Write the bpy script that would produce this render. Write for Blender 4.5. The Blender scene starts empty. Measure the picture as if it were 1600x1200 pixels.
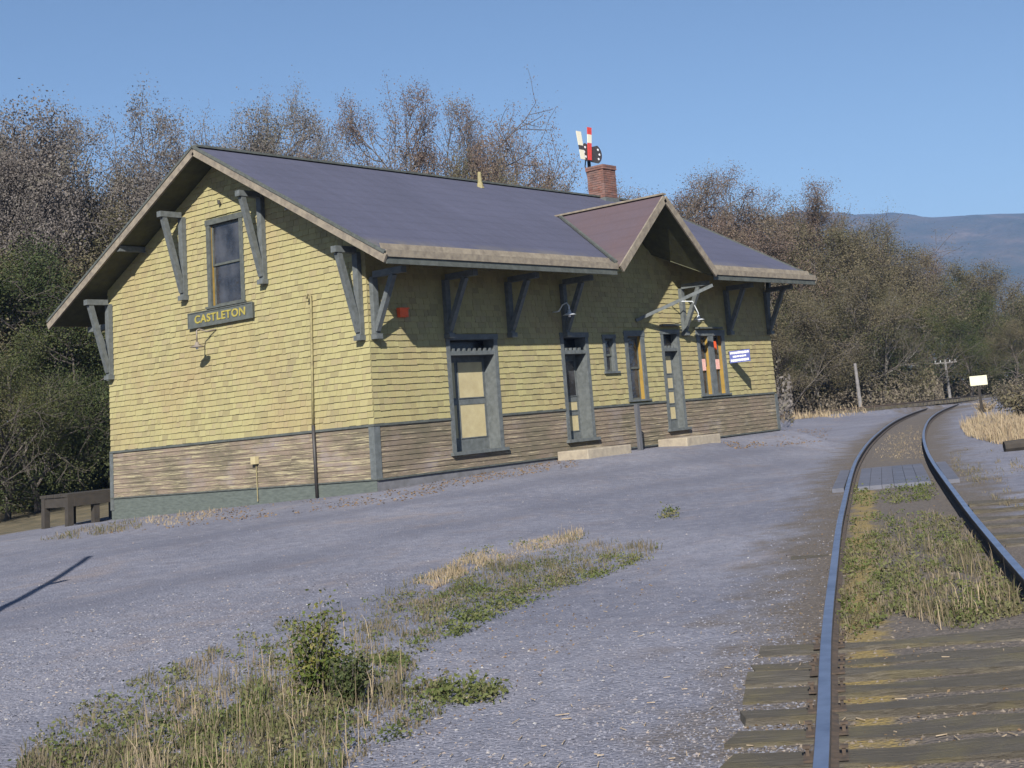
import bpy, bmesh, math, random
import numpy as np
from mathutils import Vector, Matrix
random.seed(7); rng = np.random.default_rng(7)
scn = bpy.context.scene
COL = scn.collection

# ------------------------------------------------------------------ camera
CAM = np.array([-19.2298, -20.8155, 0.7469])
YAW, PIT, ROL, FPX, PPX, PPY = 0.9653, 0.1770, 0.0938, 2093.866, 1022.848, 272.2
_f = np.array([math.sin(YAW)*math.cos(PIT), math.cos(YAW)*math.cos(PIT), math.sin(PIT)])
_r = np.array([math.cos(YAW), -math.sin(YAW), 0]); _u = np.cross(_r, _f)
RT = math.cos(ROL)*_r - math.sin(ROL)*_u; UP = math.sin(ROL)*_r + math.cos(ROL)*_u; FW = _f
cam = bpy.data.cameras.new('camera'); cam_ob = bpy.data.objects.new('camera', cam); COL.objects.link(cam_ob)
cam_ob.matrix_world = Matrix(((RT[0], UP[0], -FW[0], CAM[0]), (RT[1], UP[1], -FW[1], CAM[1]), (RT[2], UP[2], -FW[2], CAM[2]), (0, 0, 0, 1)))
cam.sensor_width = 36; cam.lens = FPX/1600*36
cam.shift_x = (800-PPX)/1600; cam.shift_y = (PPY-600)/1600
cam.clip_start = 0.1; cam.clip_end = 20000
scn.camera = cam_ob

# ------------------------------------------------------------------ sky, sun, exposure
SUN = Vector((2.18, 1.46, -1.66)).normalized()
SUN_EL = math.asin(-SUN.z); SUN_ROT = math.atan2(-SUN.x, -SUN.y)
w = bpy.data.worlds.new('World'); scn.world = w; w.use_nodes = True
nt = w.node_tree; bg = nt.nodes['Background']
sk = nt.nodes.new('ShaderNodeTexSky'); sk.sky_type = 'NISHITA'; sk.sun_disc = False
sk.sun_elevation = SUN_EL; sk.sun_rotation = SUN_ROT; sk.altitude = 100; sk.air_density = 0.95; sk.dust_density = 0.35; sk.ozone_density = 2.6
nt.links.new(sk.outputs[0], bg.inputs[0]); bg.inputs[1].default_value = 0.05
sl = bpy.data.lights.new('sun', 'SUN'); sl.energy = 5.0; sl.angle = math.radians(0.5); sl.color = (1.0, 0.95, 0.86)
so = bpy.data.objects.new('sun', sl); COL.objects.link(so); so.location = (-40, -25, 40)
so.rotation_euler = SUN.to_track_quat('-Z', 'Y').to_euler()
scn.view_settings.view_transform = 'Standard'; scn.view_settings.look = 'None'
scn.view_settings.exposure = 1.12; scn.view_settings.gamma = 1.0; scn.view_settings.use_curve_mapping = False

# ------------------------------------------------------------------ pixel helpers
def ray(u, v): return FW + RT*(u-PPX)/FPX + UP*(PPY-v)/FPX
def hit(u, v, ax, val):
    r = ray(u, v); return CAM + r*(val-CAM[ax])/r[ax]
def horizon(u): return PPY + (FW[2]+RT[2]*(u-PPX)/FPX)*FPX/UP[2]
def at_dist(u, dist):
    r = ray(u, horizon(u)); r = r/np.hypot(r[0], r[1]); return CAM[0]+r[0]*dist, CAM[1]+r[1]*dist
def top_height(u, v, dist):
    r = ray(u, v); return CAM[2] + dist*r[2]/np.hypot(r[0], r[1])

# ------------------------------------------------------------------ terrain
L, W = 16.13, 9.18
TL = np.array([(-26, -24.0, -.80), (-13.8, -17.66, -.76), (-11.45, -16.41, -.75), (-8.76, -15.02, -.74), (-3.64, -12.42, -.68), (7.69, -6.86, -.58), (20.63, -.94, -.51), (36, 5.6, -.42), (52, 11.7, -.34), (80, 21.2, -.2), (130, 36.5, -.05), (190, 52, .05)])
def offset_line(P, off):
    out = []
    for i in range(len(P)):
        a = P[max(i-1, 0)]; b = P[min(i+1, len(P)-1)]; t = (b-a)[:2]; t = t/np.hypot(*t)
        out.append((P[i][0]-t[1]*off, P[i][1]+t[0]*off, P[i][2]))
    return np.array(out)
TC = offset_line(TL, -.755); TRR = offset_line(TL, -1.51)
T2 = np.array([(*at_dist(u_, d_), z_) for u_, d_, z_ in ((760, 72, -.2), (1000, 73, .0), (1120, 74, .03), (1220, 75, .06), (1300, 77, .07), (1400, 81, .05), (1470, 90, 0.), (1510, 104, -.08), (1535, 125, -.06), (1552, 160, 0.))])
def seg_dist(X, Y, P):
    best = np.full(X.shape, 1e9); zz = np.zeros(X.shape); sg = np.zeros(X.shape)
    for a, b in zip(P[:-1], P[1:]):
        dx, dy = b[0]-a[0], b[1]-a[1]; l2 = dx*dx+dy*dy
        t = np.clip(((X-a[0])*dx+(Y-a[1])*dy)/l2, 0, 1)
        d = np.hypot(X-a[0]-t*dx, Y-a[1]-t*dy); m = d < best
        best = np.where(m, d, best); zz = np.where(m, a[2]+t*(b[2]-a[2]), zz)
        sg = np.where(m, np.sign(dx*(Y-a[1])-dy*(X-a[0])), sg)
    return best, zz, sg
def vnoise(X, Y, s, seed=0):
    X = X/s+seed*17.3; Y = Y/s+seed*9.7
    xi = np.floor(X); yi = np.floor(Y); fx = X-xi; fy = Y-yi; fx = fx*fx*(3-2*fx); fy = fy*fy*(3-2*fy)
    def h(a, b):
        q = np.sin(a*127.1+b*311.7+seed)*43758.5453; return q-np.floor(q)
    return (h(xi, yi)*(1-fx)+h(xi+1, yi)*fx)*(1-fy)+(h(xi, yi+1)*(1-fx)+h(xi+1, yi+1)*fx)*fy
def ground_z(X, Y):
    X = np.asarray(X, float); Y = np.asarray(Y, float)
    d1, z1, _ = seg_dist(X, Y, TC); z1 = z1-.165; d1 = np.maximum(d1-1.25, 0)
    d3, z3, _ = seg_dist(X, Y, T2); z3 = z3-.15; d3 = np.maximum(d3-1.3, 0)
    ex = np.maximum(np.maximum(-X, X-L), 0); ey = np.maximum(np.maximum(-Y, Y-W), 0); d2 = np.hypot(ex, ey)
    zb = np.interp(X, [-3, 0, 6, 16], [-.30, -.25, -.09, -.05]) - np.clip(Y, 0, 14)*.031*np.clip(1-X/8, 0, 1)
    w1, w2, w3, w4 = 1/(d1+.3)**2, 1/(d2+.3)**2, 1/(d3+.3)**2, 1/30.**2
    z = (w1*z1+w2*zb+w3*z3+w4*-.45)/(w1+w2+w3+w4)
    damp = np.clip(d1/1.5, .15, 1)*np.clip(d2/1.0, .1, 1)
    z = z + damp*((vnoise(X, Y, 2.2, 1)-.5)*.06 + (vnoise(X, Y, .7, 2)-.5)*.025)
    far = np.hypot(X-5, Y); z = z + np.clip((far-120)/200, 0, 3)*2*(vnoise(X, Y, 90, 3)-.3)*np.clip(d1/60, 0, 1)
    return z
def on_ground(U, V):
    U = np.asarray(U, float); V = np.asarray(V, float)
    r = FW[None, :] + np.outer((U-PPX)/FPX, RT) + np.outer((PPY-V)/FPX, UP)
    h = np.maximum(-r[:, 2], 1e-5); z = np.full(U.shape, -.6)
    for i in range(40):
        t = (CAM[2]-z)/h; t = np.minimum(t, 400)
        P = CAM[None, :]+r*t[:, None]; z = .6*z+.4*np.minimum(ground_z(P[:, 0], P[:, 1]), CAM[2]-.05)
    P[:, 2] = ground_z(P[:, 0], P[:, 1]); return P
def gz(x, y): return float(ground_z(np.array([x]), np.array([y]))[0])

# ------------------------------------------------------------------ materials
MATS = {}
class NT:
    def __init__(s, name):
        s.m = bpy.data.materials.new(name); s.m.use_nodes = True; s.t = s.m.node_tree; s.b = s.t.nodes['Principled BSDF']; MATS[name] = s.m
    def n(s, typ, **kw):
        nd = s.t.nodes.new(typ)
        for k, v in kw.items():
            if k in nd.inputs: nd.inputs[k].default_value = v
            else: setattr(nd, k, v)
        return nd
    def l(s, a, b): s.t.links.new(a, b)
    def coord(s, scale=(1, 1, 1), world=True):
        mp = s.n('ShaderNodeMapping'); mp.inputs['Scale'].default_value = scale
        if world: s.l(s.n('ShaderNodeNewGeometry').outputs['Position'], mp.inputs[0])
        else: s.l(s.n('ShaderNodeTexCoord').outputs['Object'], mp.inputs[0])
        return mp.outputs[0]
    def noise(s, scale, detail=4, co=None, rough=.6):
        nd = s.n('ShaderNodeTexNoise', Scale=scale, Detail=detail, Roughness=rough)
        s.l(co if co is not None else s.coord(), nd.inputs['Vector']); return nd.outputs['Fac']
    def ramp(s, fac, stops):
        r = s.n('ShaderNodeValToRGB'); e = r.color_ramp.elements
        while len(e) < len(stops): e.new(.5)
        for el, (p, c) in zip(e, stops): el.position = p; el.color = (*c, 1) if len(c) == 3 else c
        s.l(fac, r.inputs[0]); return r.outputs[0]
    def mix(s, fac, a, b, mode='MIX'):
        m = s.n('ShaderNodeMix', data_type='RGBA', blend_type=mode)
        for sock, v in ((m.inputs[0], fac), (m.inputs[6], a), (m.inputs[7], b)):
            if isinstance(v, (int, float)): sock.default_value = v
            elif isinstance(v, tuple): sock.default_value = (*v, 1)
            else: s.l(v, sock)
        return m.outputs[2]
    def math(s, op, a, b=0.0, clamp=False):
        m = s.n('ShaderNodeMath', operation=op); m.use_clamp = clamp
        for i, v in enumerate((a, b)):
            if isinstance(v, (int, float)): m.inputs[i].default_value = v
            else: s.l(v, m.inputs[i])
        return m.outputs[0]
    def rnd(s):
        a = s.n('ShaderNodeObjectInfo').outputs['Random']; b = s.n('ShaderNodeNewGeometry').outputs['Random Per Island']
        return s.math('FRACT', s.math('ADD', a, b))
    def done(s, col, rough=.8, bump=None, dist=.01, strength=.6, metal=0):
        if isinstance(col, tuple): s.b.inputs['Base Color'].default_value = (*col, 1)
        else: s.l(col, s.b.inputs['Base Color'])
        if isinstance(rough, (int, float)): s.b.inputs['Roughness'].default_value = rough
        else: s.l(rough, s.b.inputs['Roughness'])
        s.b.inputs['Metallic'].default_value = metal
        if bump is not None:
            bn = s.n('ShaderNodeBump', Strength=strength, Distance=dist); s.l(bump, bn.inputs['Height']); s.l(bn.outputs[0], s.b.inputs['Normal'])
        return s.m
def lin(r, g, b):
    f = lambda c: ((c/255+.055)/1.055)**2.4 if c > 10 else c/255/12.92
    return (f(r), f(g), f(b))
def m_plain(name, c, c2=None, scale=6, rough=.75, metal=0, bump=.004, stretch=(1, 1, 1)):
    s = NT(name); co = s.coord(stretch); f = s.noise(scale, 5, co); c2 = c2 or tuple(x*.6 for x in c)
    return s.done(s.ramp(f, [(.3, c2), (.65, c)]), rough, f, bump, .7, metal)
def m_shingle():
    s = NT('yellow_shingle_paint'); r = s.rnd(); co = s.coord((1, 1, 1))
    base = s.ramp(r, [(0, (.195, .168, .082)), (.25, (.242, .216, .098)), (.75, (.268, .242, .112)), (1, (.232, .196, .102))])
    n1 = s.noise(.55, 5, co); n2 = s.noise(38, 4, s.coord((1, 1, .25)))
    c = s.mix(s.ramp(n1, [(.45, (0, 0, 0)), (.75, (1, 1, 1))]), base, s.mix(.5, base, (.24, .165, .085)))
    c = s.mix(s.ramp(n2, [(.5, (0, 0, 0)), (.8, (.55,)*3)]), c, (.20, .165, .12))
    n3 = s.noise(1.3, 6, s.coord((1, 1, .45)), .75); c = s.mix(s.ramp(n3, [(.52, (0, 0, 0)), (.74, (.55,)*3)]), c, (.175, .145, .085))
    return s.done(c, .85, n2, .006, .8)
def m_clap(name, wood, wood2, paint, amt):
    s = NT(name); r = s.rnd(); co = s.coord((.8, .8, 22)); off = s.n('ShaderNodeVectorMath', operation='ADD'); s.l(co, off.inputs[0]); s.l(r, off.inputs[1])
    n1 = s.noise(1.6, 6, off.outputs[0], .7); n2 = s.noise(14, 4, s.coord((1, 1, 9)))
    wd = s.ramp(n2, [(.25, wood2), (.7, wood)])
    wd = s.mix(s.math('MULTIPLY', r, .5), wd, tuple(x*.6 for x in wood))
    nb = s.noise(1.1, 5, s.coord((1, 1, 1.6)))
    wd = s.mix(s.ramp(nb, [(.38, (.75,)*3), (.58, (0, 0, 0))]), wd, (.075, .068, .042)); wd = s.mix(s.ramp(s.noise(.8, 5, s.coord((1.3, 1.3, 2))), [(.55, (0, 0, 0)), (.72, (.6,)*3)]), wd, (.19, .165, .165))
    c = s.mix(s.ramp(n1, [(amt, (0, 0, 0)), (amt+.06, (1, 1, 1))]), wd, paint)
    return s.done(c, .9, n2, .006, .9)
def m_roof(name, a, b, stain):
    s = NT(name); co = s.coord()
    n1 = s.noise(.35, 5, co); n2 = s.noise(9, 5, co)
    c = s.ramp(n1, [(.3, a), (.7, b)]); c = s.mix(s.math('MULTIPLY', n2, .5), c, tuple(x*.55 for x in a))
    sep = s.n('ShaderNodeSeparateXYZ'); s.l(co, sep.inputs[0])
    h = s.math('MULTIPLY', s.math('SUBTRACT', 4.85, sep.outputs[2]), 2.2, True)
    st = s.math('MULTIPLY', h, s.ramp(s.noise(1.1, 5, co), [(.42, (0, 0, 0)), (.62, (1, 1, 1))]))
    c = s.mix(s.math('MULTIPLY', st, stain), c, (.17, .145, .075))
    wv = s.n('ShaderNodeTexWave', Scale=1.15, Distortion=.4); wv.bands_direction = 'Z'; wv.wave_profile = 'SAW'; s.l(co, wv.inputs[0])
    c = s.mix(s.ramp(wv.outputs['Fac'], [(.0, (.3,)*3), (.18, (0, 0, 0)), (.9, (0, 0, 0)), (1., (.3,)*3)]), c, tuple(x*.6 for x in a))
    sk_ = s.noise(1.6, 5, s.coord((3, .25, .25)), .7); c = s.mix(s.ramp(sk_, [(.45, (0, 0, 0)), (.75, (.2,)*3)]), c, tuple(x*1.4 for x in b))
    bmp = s.math('ADD', s.math('MULTIPLY', wv.outputs['Fac'], .3), n2)
    return s.done(c, .82, bmp, .012, .6)
def m_leaf(name, cols, rough=.7, trans=True, ns=.28):
    s = NT(name); r = s.rnd(); n = s.noise(ns, 3, s.coord())
    k = len(cols)-1; v = s.math('ADD', s.math('MULTIPLY', r, .32), s.math('MULTIPLY', s.math('SUBTRACT', n, .27), 1.35), True)
    c = s.ramp(v, [(i/k, q) for i, q in enumerate(cols)])
    s.done(c, rough); s.b.inputs['Specular IOR Level'].default_value = .25
    if trans:
        t = s.n('ShaderNodeBsdfTranslucent'); s.l(c, t.inputs[0]); mx = s.n('ShaderNodeMixShader'); mx.inputs[0].default_value = .25
        s.l(s.b.outputs[0], mx.inputs[1]); s.l(t.outputs[0], mx.inputs[2]); s.l(mx.outputs[0], s.t.nodes['Material Output'].inputs[0])
    return s.m
def m_ground():
    s = NT('gravel_ground'); co = s.coord()
    big = s.noise(.22, 5, co); mid = s.noise(1.7, 6, co); fine = s.noise(26, 5, co, .7)
    vo = s.n('ShaderNodeTexVoronoi', Scale=34.0); s.l(co, vo.inputs['Vector'])
    vo2 = s.n('ShaderNodeTexVoronoi', Scale=85.0); s.l(co, vo2.inputs['Vector'])
    stone = s.ramp(vo.outputs['Color'], [(0, (.065, .067, .085)), (.45, (.13, .135, .165)), (.8, (.18, .185, .215)), (1, (.29, .285, .30))])
    stone2 = s.ramp(vo2.outputs['Color'], [(0, (.07, .073, .092)), (.6, (.15, .155, .19)), (1, (.26, .255, .275))])
    c = s.mix(.5, stone, stone2)
    c = s.mix(s.ramp(big, [(.40, (0, 0, 0)), (.62, (1, 1, 1))]), s.mix(.5, c, (.085, .09, .118)), s.mix(.25, c, (.205, .205, .23)))
    c = s.mix(s.ramp(mid, [(.5, (0, 0, 0)), (.8, (.35,)*3)]), c, (.17, .13, .11))
    patch = s.noise(.9, 6, s.coord((.35, 1, 1)), .72); blot = s.noise(5.5, 5, co, .7)
    c = s.mix(s.ramp(patch, [(.36, (.62,)*3), (.55, (0, 0, 0))]), c, s.mix(.5, c, (.07, .072, .095)))
    c = s.mix(s.ramp(blot, [(.3, (.5,)*3), (.5, (0, 0, 0)), (.72, (.45,)*3)]), c, s.mix(s.ramp(blot, [(.45, (0, 0, 0)), (.55, (1, 1, 1))]), (.075, .078, .10), (.24, .235, .255)))
    c = s.mix(s.ramp(s.noise(.6, 6, s.coord((.5, 1, 1)), .75), [(.56, (0, 0, 0)), (.72, (.5,)*3)]), c, (.20, .15, .115))
    a = s.n('ShaderNodeAttribute', attribute_name='mask'); sp = s.n('ShaderNodeSeparateColor'); s.l(a.outputs['Color'], sp.inputs[0])
    dv = s.n('ShaderNodeAttribute', attribute_name='drive'); c = s.mix(s.math('MULTIPLY', s.math('MULTIPLY', dv.outputs['Fac'], s.math('ADD', s.math('MULTIPLY', mid, .8), .35)), .75, True), c, (.082, .086, .112))
    dirt = s.ramp(fine, [(.3, (.038, .030, .022)), (.55, (.092, .074, .055)), (.8, (.17, .14, .108))])
    edge = s.math('ADD', sp.outputs[0], s.math('MULTIPLY', s.math('SUBTRACT', mid, .5), 1.1))
    c = s.mix(s.ramp(edge, [(.35, (0, 0, 0)), (.7, (.9,)*3)]), c, dirt)
    veg = s.ramp(mid, [(.3, (.04, .036, .018)), (.55, (.10, .08, .042)), (.8, (.17, .135, .075))])
    edge2 = s.math('ADD', sp.outputs[1], s.math('MULTIPLY', s.math('SUBTRACT', mid, .5), .8))
    c = s.mix(s.ramp(edge2, [(.4, (0, 0, 0)), (.65, (1, 1, 1))]), c, veg)
    sand = s.math('ADD', sp.outputs[2], s.math('MULTIPLY', s.math('SUBTRACT', s.noise(5, 5, co), .5), 1.6))
    c = s.mix(s.ramp(sand, [(.4, (0, 0, 0)), (.75, (.8,)*3)]), c, (.20, .145, .04))
    h = s.math('ADD', s.math('MULTIPLY', vo.outputs['Distance'], -1.0), s.math('MULTIPLY', fine, .7))
    c = s.mix(1.0, c, (.97, .97, 1.03), 'MULTIPLY')
    return s.done(c, .9, h, .018, .75)
m_shingle()
m_clap('peeling_clapboard_gable', (.205, .158, .12), (.115, .085, .064), (.26, .225, .14), .53)
m_clap('peeling_clapboard_front', (.185, .142, .105), (.075, .058, .042), (.26, .215, .145), .55)
m_roof('roof_slate_blue', (.050, .052, .084), (.068, .070, .112), .8)
m_roof('roof_red_brown', (.085, .055, .060), (.068, .055, .075), .2)
m_plain('grey_green_trim', (.095, .105, .108), (.055, .062, .062), 9, .7)
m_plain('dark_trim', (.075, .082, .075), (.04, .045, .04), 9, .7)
m_plain('skirt_green', (.085, .10, .09), (.05, .06, .055), 5, .8, stretch=(1, 1, 5))
m_plain('tan_fascia', (.20, .17, .13), (.11, .092, .075), 7, .85)
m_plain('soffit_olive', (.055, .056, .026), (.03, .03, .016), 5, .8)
m_plain('cream_panel', (.36, .31, .18), (.30, .25, .14), 5, .7)
m_plain('ochre_jamb', (.26, .165, .03), (.19, .12, .025), 5, .7)
m_plain('wall_backing', (.25, .235, .10), (.19, .17, .08), 5, .9)
m_plain('foundation_concrete', (.12, .12, .135), (.075, .075, .08), 5, .9)
m_plain('step_concrete', (.29, .25, .19), (.2, .17, .135), 6, .9, bump=.01)
m_plain('black_pipe', (.035, .03, .03), (.02, .02, .02), 8, .6)
m_plain('pale_pipe', (.24, .21, .10), (.14, .115, .06), 8, .7)
m_plain('lamp_enamel', (.52, .55, .58), (.38, .40, .42), 8, .45)
m_plain('lamp_dark', (.20, .17, .14), (.10, .08, .07), 8, .6)
m_plain('sign_board', (.075, .085, .08), (.05, .055, .05), 9, .7)
m_plain('sign_yellow', (.30, .25, .045), (.19, .16, .04), 20, .7)
m_plain('enamel_blue', (.10, .12, .32), (.07, .09, .26), 8, .5)
m_plain('enamel_white', (.6, .6, .62), (.6, .6, .64), 12, .5)
m_plain('sign_cream', (.5, .49, .37), (.42, .41, .3), 4, .6)
m_plain('signal_red', (.55, .05, .04), (.42, .04, .03), 10, .55)
m_plain('signal_white', (.58, .55, .46), (.6, .56, .42), 10, .55)
m_plain('signal_iron', (.05, .042, .042), (.03, .025, .025), 10, .6)
m_plain('orange_red', (.72, .10, .02), (.5, .07, .02), 12, .6)
m_plain('pink_paper', (.55, .25, .22), (.6, .42, .36), 14, .8)
m_plain('weathered_post', (.085, .088, .10), (.045, .045, .05), 12, .85, stretch=(1, 1, .1))
m_plain('telegraph_wood', (.17, .16, .16), (.10, .095, .095), 6, .9)
m_plain('platform_timber', (.032, .026, .021), (.018, .015, .012), 6, .9)
m_plain('stone_pale', (.32, .32, .36), (.20, .20, .25), 30, .9)
s = NT('tie_wood'); r = s.rnd(); n1 = s.noise(3.5, 6, s.coord((16, 1.1, 8), False), .7); n2 = s.noise(2.2, 5)
c = s.ramp(n1, [(.3, (.026, .022, .017)), (.5, (.068, .059, .047)), (.75, (.15, .135, .115))]); c = s.mix(s.math('MULTIPLY', r, .75), c, (.045, .038, .028))
c = s.mix(s.ramp(n2, [(.5, (0, 0, 0)), (.7, (.55,)*3)]), c, (.10, .085, .035))
s.done(c, .92, n1, .03, 1.0)
s = NT('plank_wood'); n1 = s.noise(2.5, 6, s.coord((1, 1, 1))); r = s.rnd()
c = s.ramp(n1, [(.3, (.05, .055, .075)), (.7, (.095, .102, .135))]); s.done(s.mix(s.math('MULTIPLY', r, .5), c, (.09, .09, .11)), .7, n1, .01)
s = NT('rail_steel'); n1 = s.noise(5, 4); s.done(s.ramp(n1, [(.3, (.20, .24, .33)), (.7, (.32, .37, .48))]), .42, metal=.85)
s = NT('rail_rust'); n1 = s.noise(16, 4); s.done(s.ramp(n1, [(.3, (.028, .022, .019)), (.7, (.075, .052, .038))]), .9, n1, .003)
s = NT('window_glass'); n1 = s.noise(2.2, 4); s.done(s.ramp(s.noise(1.4, 4), [(.4, (.012, .012, .014)), (.65, (.05, .05, .055))]), .08, n1, .05, .8); s.b.inputs['Specular IOR Level'].default_value = .6
s = NT('window_dark'); s.done((.012, .011, .012), .25)
s = NT('chimney_brick'); bt = s.n('ShaderNodeTexBrick', Scale=1.0); tc = s.n('ShaderNodeTexCoord'); mp = s.n('ShaderNodeMapping'); s.l(tc.outputs['Object'], mp.inputs[0])
n1 = s.noise(3, 5); n2 = s.noise(14, 4); r = s.rnd()
c = s.ramp(r, [(0, (.11, .05, .04)), (.5, (.17, .08, .062)), (1, (.145, .085, .075))]); c = s.mix(s.ramp(n1, [(.45, (0, 0, 0)), (.7, (.7,)*3)]), c, (.08, .06, .058)); s.done(c, .9, n2, .01)
m_plain('mortar', (.15, .125, .11), (.09, .075, .065), 20, .95)
m_plain('bark_grey', (.085, .072, .064), (.045, .038, .034), 3, .95, bump=.03)
m_plain('bark_birch', (.17, .16, .15), (.09, .082, .078), 3, .9, bump=.02)
LF = {
 'mauve': m_leaf('leaf_mauve', [(.06, .053, .048), (.115, .10, .092), (.155, .137, .126), (.105, .098, .068), (.185, .165, .15)]),
 'rust': m_leaf('leaf_rust', [(.06, .046, .04), (.115, .082, .066), (.145, .106, .085), (.125, .103, .066), (.12, .10, .09)]),
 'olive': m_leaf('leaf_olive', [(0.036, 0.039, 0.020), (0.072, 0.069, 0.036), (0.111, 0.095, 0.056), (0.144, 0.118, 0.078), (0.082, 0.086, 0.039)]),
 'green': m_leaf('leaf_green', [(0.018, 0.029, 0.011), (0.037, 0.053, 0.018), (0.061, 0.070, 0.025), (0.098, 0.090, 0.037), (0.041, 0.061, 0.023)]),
 'brush': m_leaf('leaf_brush', [(.06, .05, .038), (.105, .088, .068), (.15, .125, .095), (.095, .088, .05), (.18, .15, .105)]),
 'weed': m_leaf('leaf_weed', [(0.033, 0.049, 0.015), (0.061, 0.082, 0.023), (0.098, 0.111, 0.037), (0.139, 0.123, 0.066), (0.082, 0.098, 0.033)], ns=1.8),
 'dry': m_leaf('leaf_dry', [(0.156, 0.115, 0.070), (0.254, 0.193, 0.115), (0.328, 0.262, 0.172), (0.246, 0.180, 0.123), (0.287, 0.205, 0.107)], ns=1.2),
 'weedmix': m_leaf('leaf_weedmix', [(0.041, 0.049, 0.021), (0.082, 0.082, 0.037), (0.139, 0.115, 0.074), (0.189, 0.152, 0.111), (0.230, 0.193, 0.152)], ns=2.2),
 'bush': m_leaf('leaf_bush', [(0.025, 0.041, 0.011), (0.049, 0.074, 0.016), (0.098, 0.115, 0.025), (0.164, 0.139, 0.041), (0.197, 0.107, 0.049)], ns=5),
}

# ------------------------------------------------------------------ mesh helpers
def link(ob): COL.objects.link(ob); return ob
def wpos(ob):
    p = Vector((0, 0, 0))
    while ob: p += ob.location; ob = ob.parent
    return p
def tag(o, label=None, cat=None, group=None, kind=None):
    if label: o['label'] = label
    if cat: o['category'] = cat
    if group: o['group'] = group
    if kind: o['kind'] = kind
    return o
def empty(name, loc, label=None, cat=None, group=None, parent=None):
    o = link(bpy.data.objects.new(name, None)); o.empty_display_size = .2
    o.location = Vector(loc) - (wpos(parent) if parent else Vector((0, 0, 0)))
    if parent: o.parent = parent
    return tag(o, label, cat, group)
class MB:
    def __init__(s): s.v = []; s.f = []; s.mi = []
    def add(s, vs, fs, mi=0):
        b = len(s.v); s.v += [tuple(map(float, p)) for p in vs]; s.f += [tuple(i+b for i in q) for q in fs]; s.mi += [mi]*len(fs); return s
    def box(s, a, b, mi=0):
        (x0, y0, z0), (x1, y1, z1) = a, b
        x0, x1 = sorted((x0, x1)); y0, y1 = sorted((y0, y1)); z0, z1 = sorted((z0, z1))
        return s.add([(x0, y0, z0), (x1, y0, z0), (x1, y1, z0), (x0, y1, z0), (x0, y0, z1), (x1, y0, z1), (x1, y1, z1), (x0, y1, z1)],
                     [(3, 2, 1, 0), (4, 5, 6, 7), (0, 1, 5, 4), (1, 2, 6, 5), (2, 3, 7, 6), (3, 0, 4, 7)], mi)
    def beam(s, p, q, w, h, side=None, mi=0):
        p, q = Vector(p), Vector(q); d = (q-p).normalized(); sd = Vector(side) if side else d.cross(Vector((0, 0, 1)))
        if sd.length < 1e-4: sd = Vector((1, 0, 0))
        sd = (sd - d*sd.dot(d)).normalized(); up = sd.cross(d).normalized(); vs = []
        for e in (p, q):
            for a, b in ((-1, -1), (1, -1), (1, 1), (-1, 1)): vs.append(e+sd*a*w/2+up*b*h/2)
        return s.add(vs, [(0, 1, 2, 3), (7, 6, 5, 4), (0, 4, 5, 1), (1, 5, 6, 2), (2, 6, 7, 3), (3, 7, 4, 0)], mi)
    def prism(s, poly, vec, mi=0):
        n = len(poly); vec = Vector(vec); a = [Vector(p) for p in poly]
        return s.add(a+[p+vec for p in a], [tuple(range(n-1, -1, -1)), tuple(range(n, 2*n))]+[(i, (i+1) % n, n+(i+1) % n, n+i) for i in range(n)], mi)
    def tube(s, pts, rad, n=8, mi=0, cap=True):
        pts = [Vector(p) for p in pts]; rings = []; ref = None; b = len(s.v); vs = []
        for i, p in enumerate(pts):
            d = (pts[min(i+1, len(pts)-1)]-pts[max(i-1, 0)]).normalized()
            if ref is None: ref = Vector((1, 0, 0)) if abs(d.x) < .8 else Vector((0, 1, 0))
            u = (ref-d*ref.dot(d)).normalized(); v = d.cross(u); ref = u; r = rad[i] if hasattr(rad, '__len__') else rad
            vs += [p+(u*math.cos(2*math.pi*k/n)+v*math.sin(2*math.pi*k/n))*r for k in range(n)]
        fs = [(i*n+k, i*n+(k+1) % n, (i+1)*n+(k+1) % n, (i+1)*n+k) for i in range(len(pts)-1) for k in range(n)]
        if cap: fs += [tuple(range(n-1, -1, -1)), tuple((len(pts)-1)*n+k for k in range(n))]
        return s.add(vs, fs, mi)
    def build(s, name, mat, parent=None, base=None, smooth=False, fix=True, **tg):
        off = wpos(parent) if parent else Vector(base or (0, 0, 0))
        me = bpy.data.meshes.new(name); A = np.array(s.v, float)-np.array(off); me.from_pydata(A.tolist(), [], s.f)
        for m in (mat if isinstance(mat, (list, tuple)) else [mat]): me.materials.append(MATS[m])
        if isinstance(mat, (list, tuple)): me.polygons.foreach_set('material_index', s.mi)
        if fix:
            bm = bmesh.new(); bm.from_mesh(me); bmesh.ops.recalc_face_normals(bm, faces=bm.faces); bm.to_mesh(me); bm.free()
        if smooth: me.polygons.foreach_set('use_smooth', [True]*len(me.polygons))
        o = link(bpy.data.objects.new(name, me))
        if parent: o.parent = parent
        else: o.location = off
        return tag(o, **tg)
def raw_mesh(name, V, F, mat, parent=None, base=(0, 0, 0), **tg):
    me = bpy.data.meshes.new(name); me.from_pydata(V, [], F)
    for m in (mat if isinstance(mat, (list, tuple)) else [mat]): me.materials.append(MATS[m] if isinstance(m, str) else m)
    o = link(bpy.data.objects.new(name, me))
    if parent: o.parent = parent
    o.location = base
    return tag(o, **tg)

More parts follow.
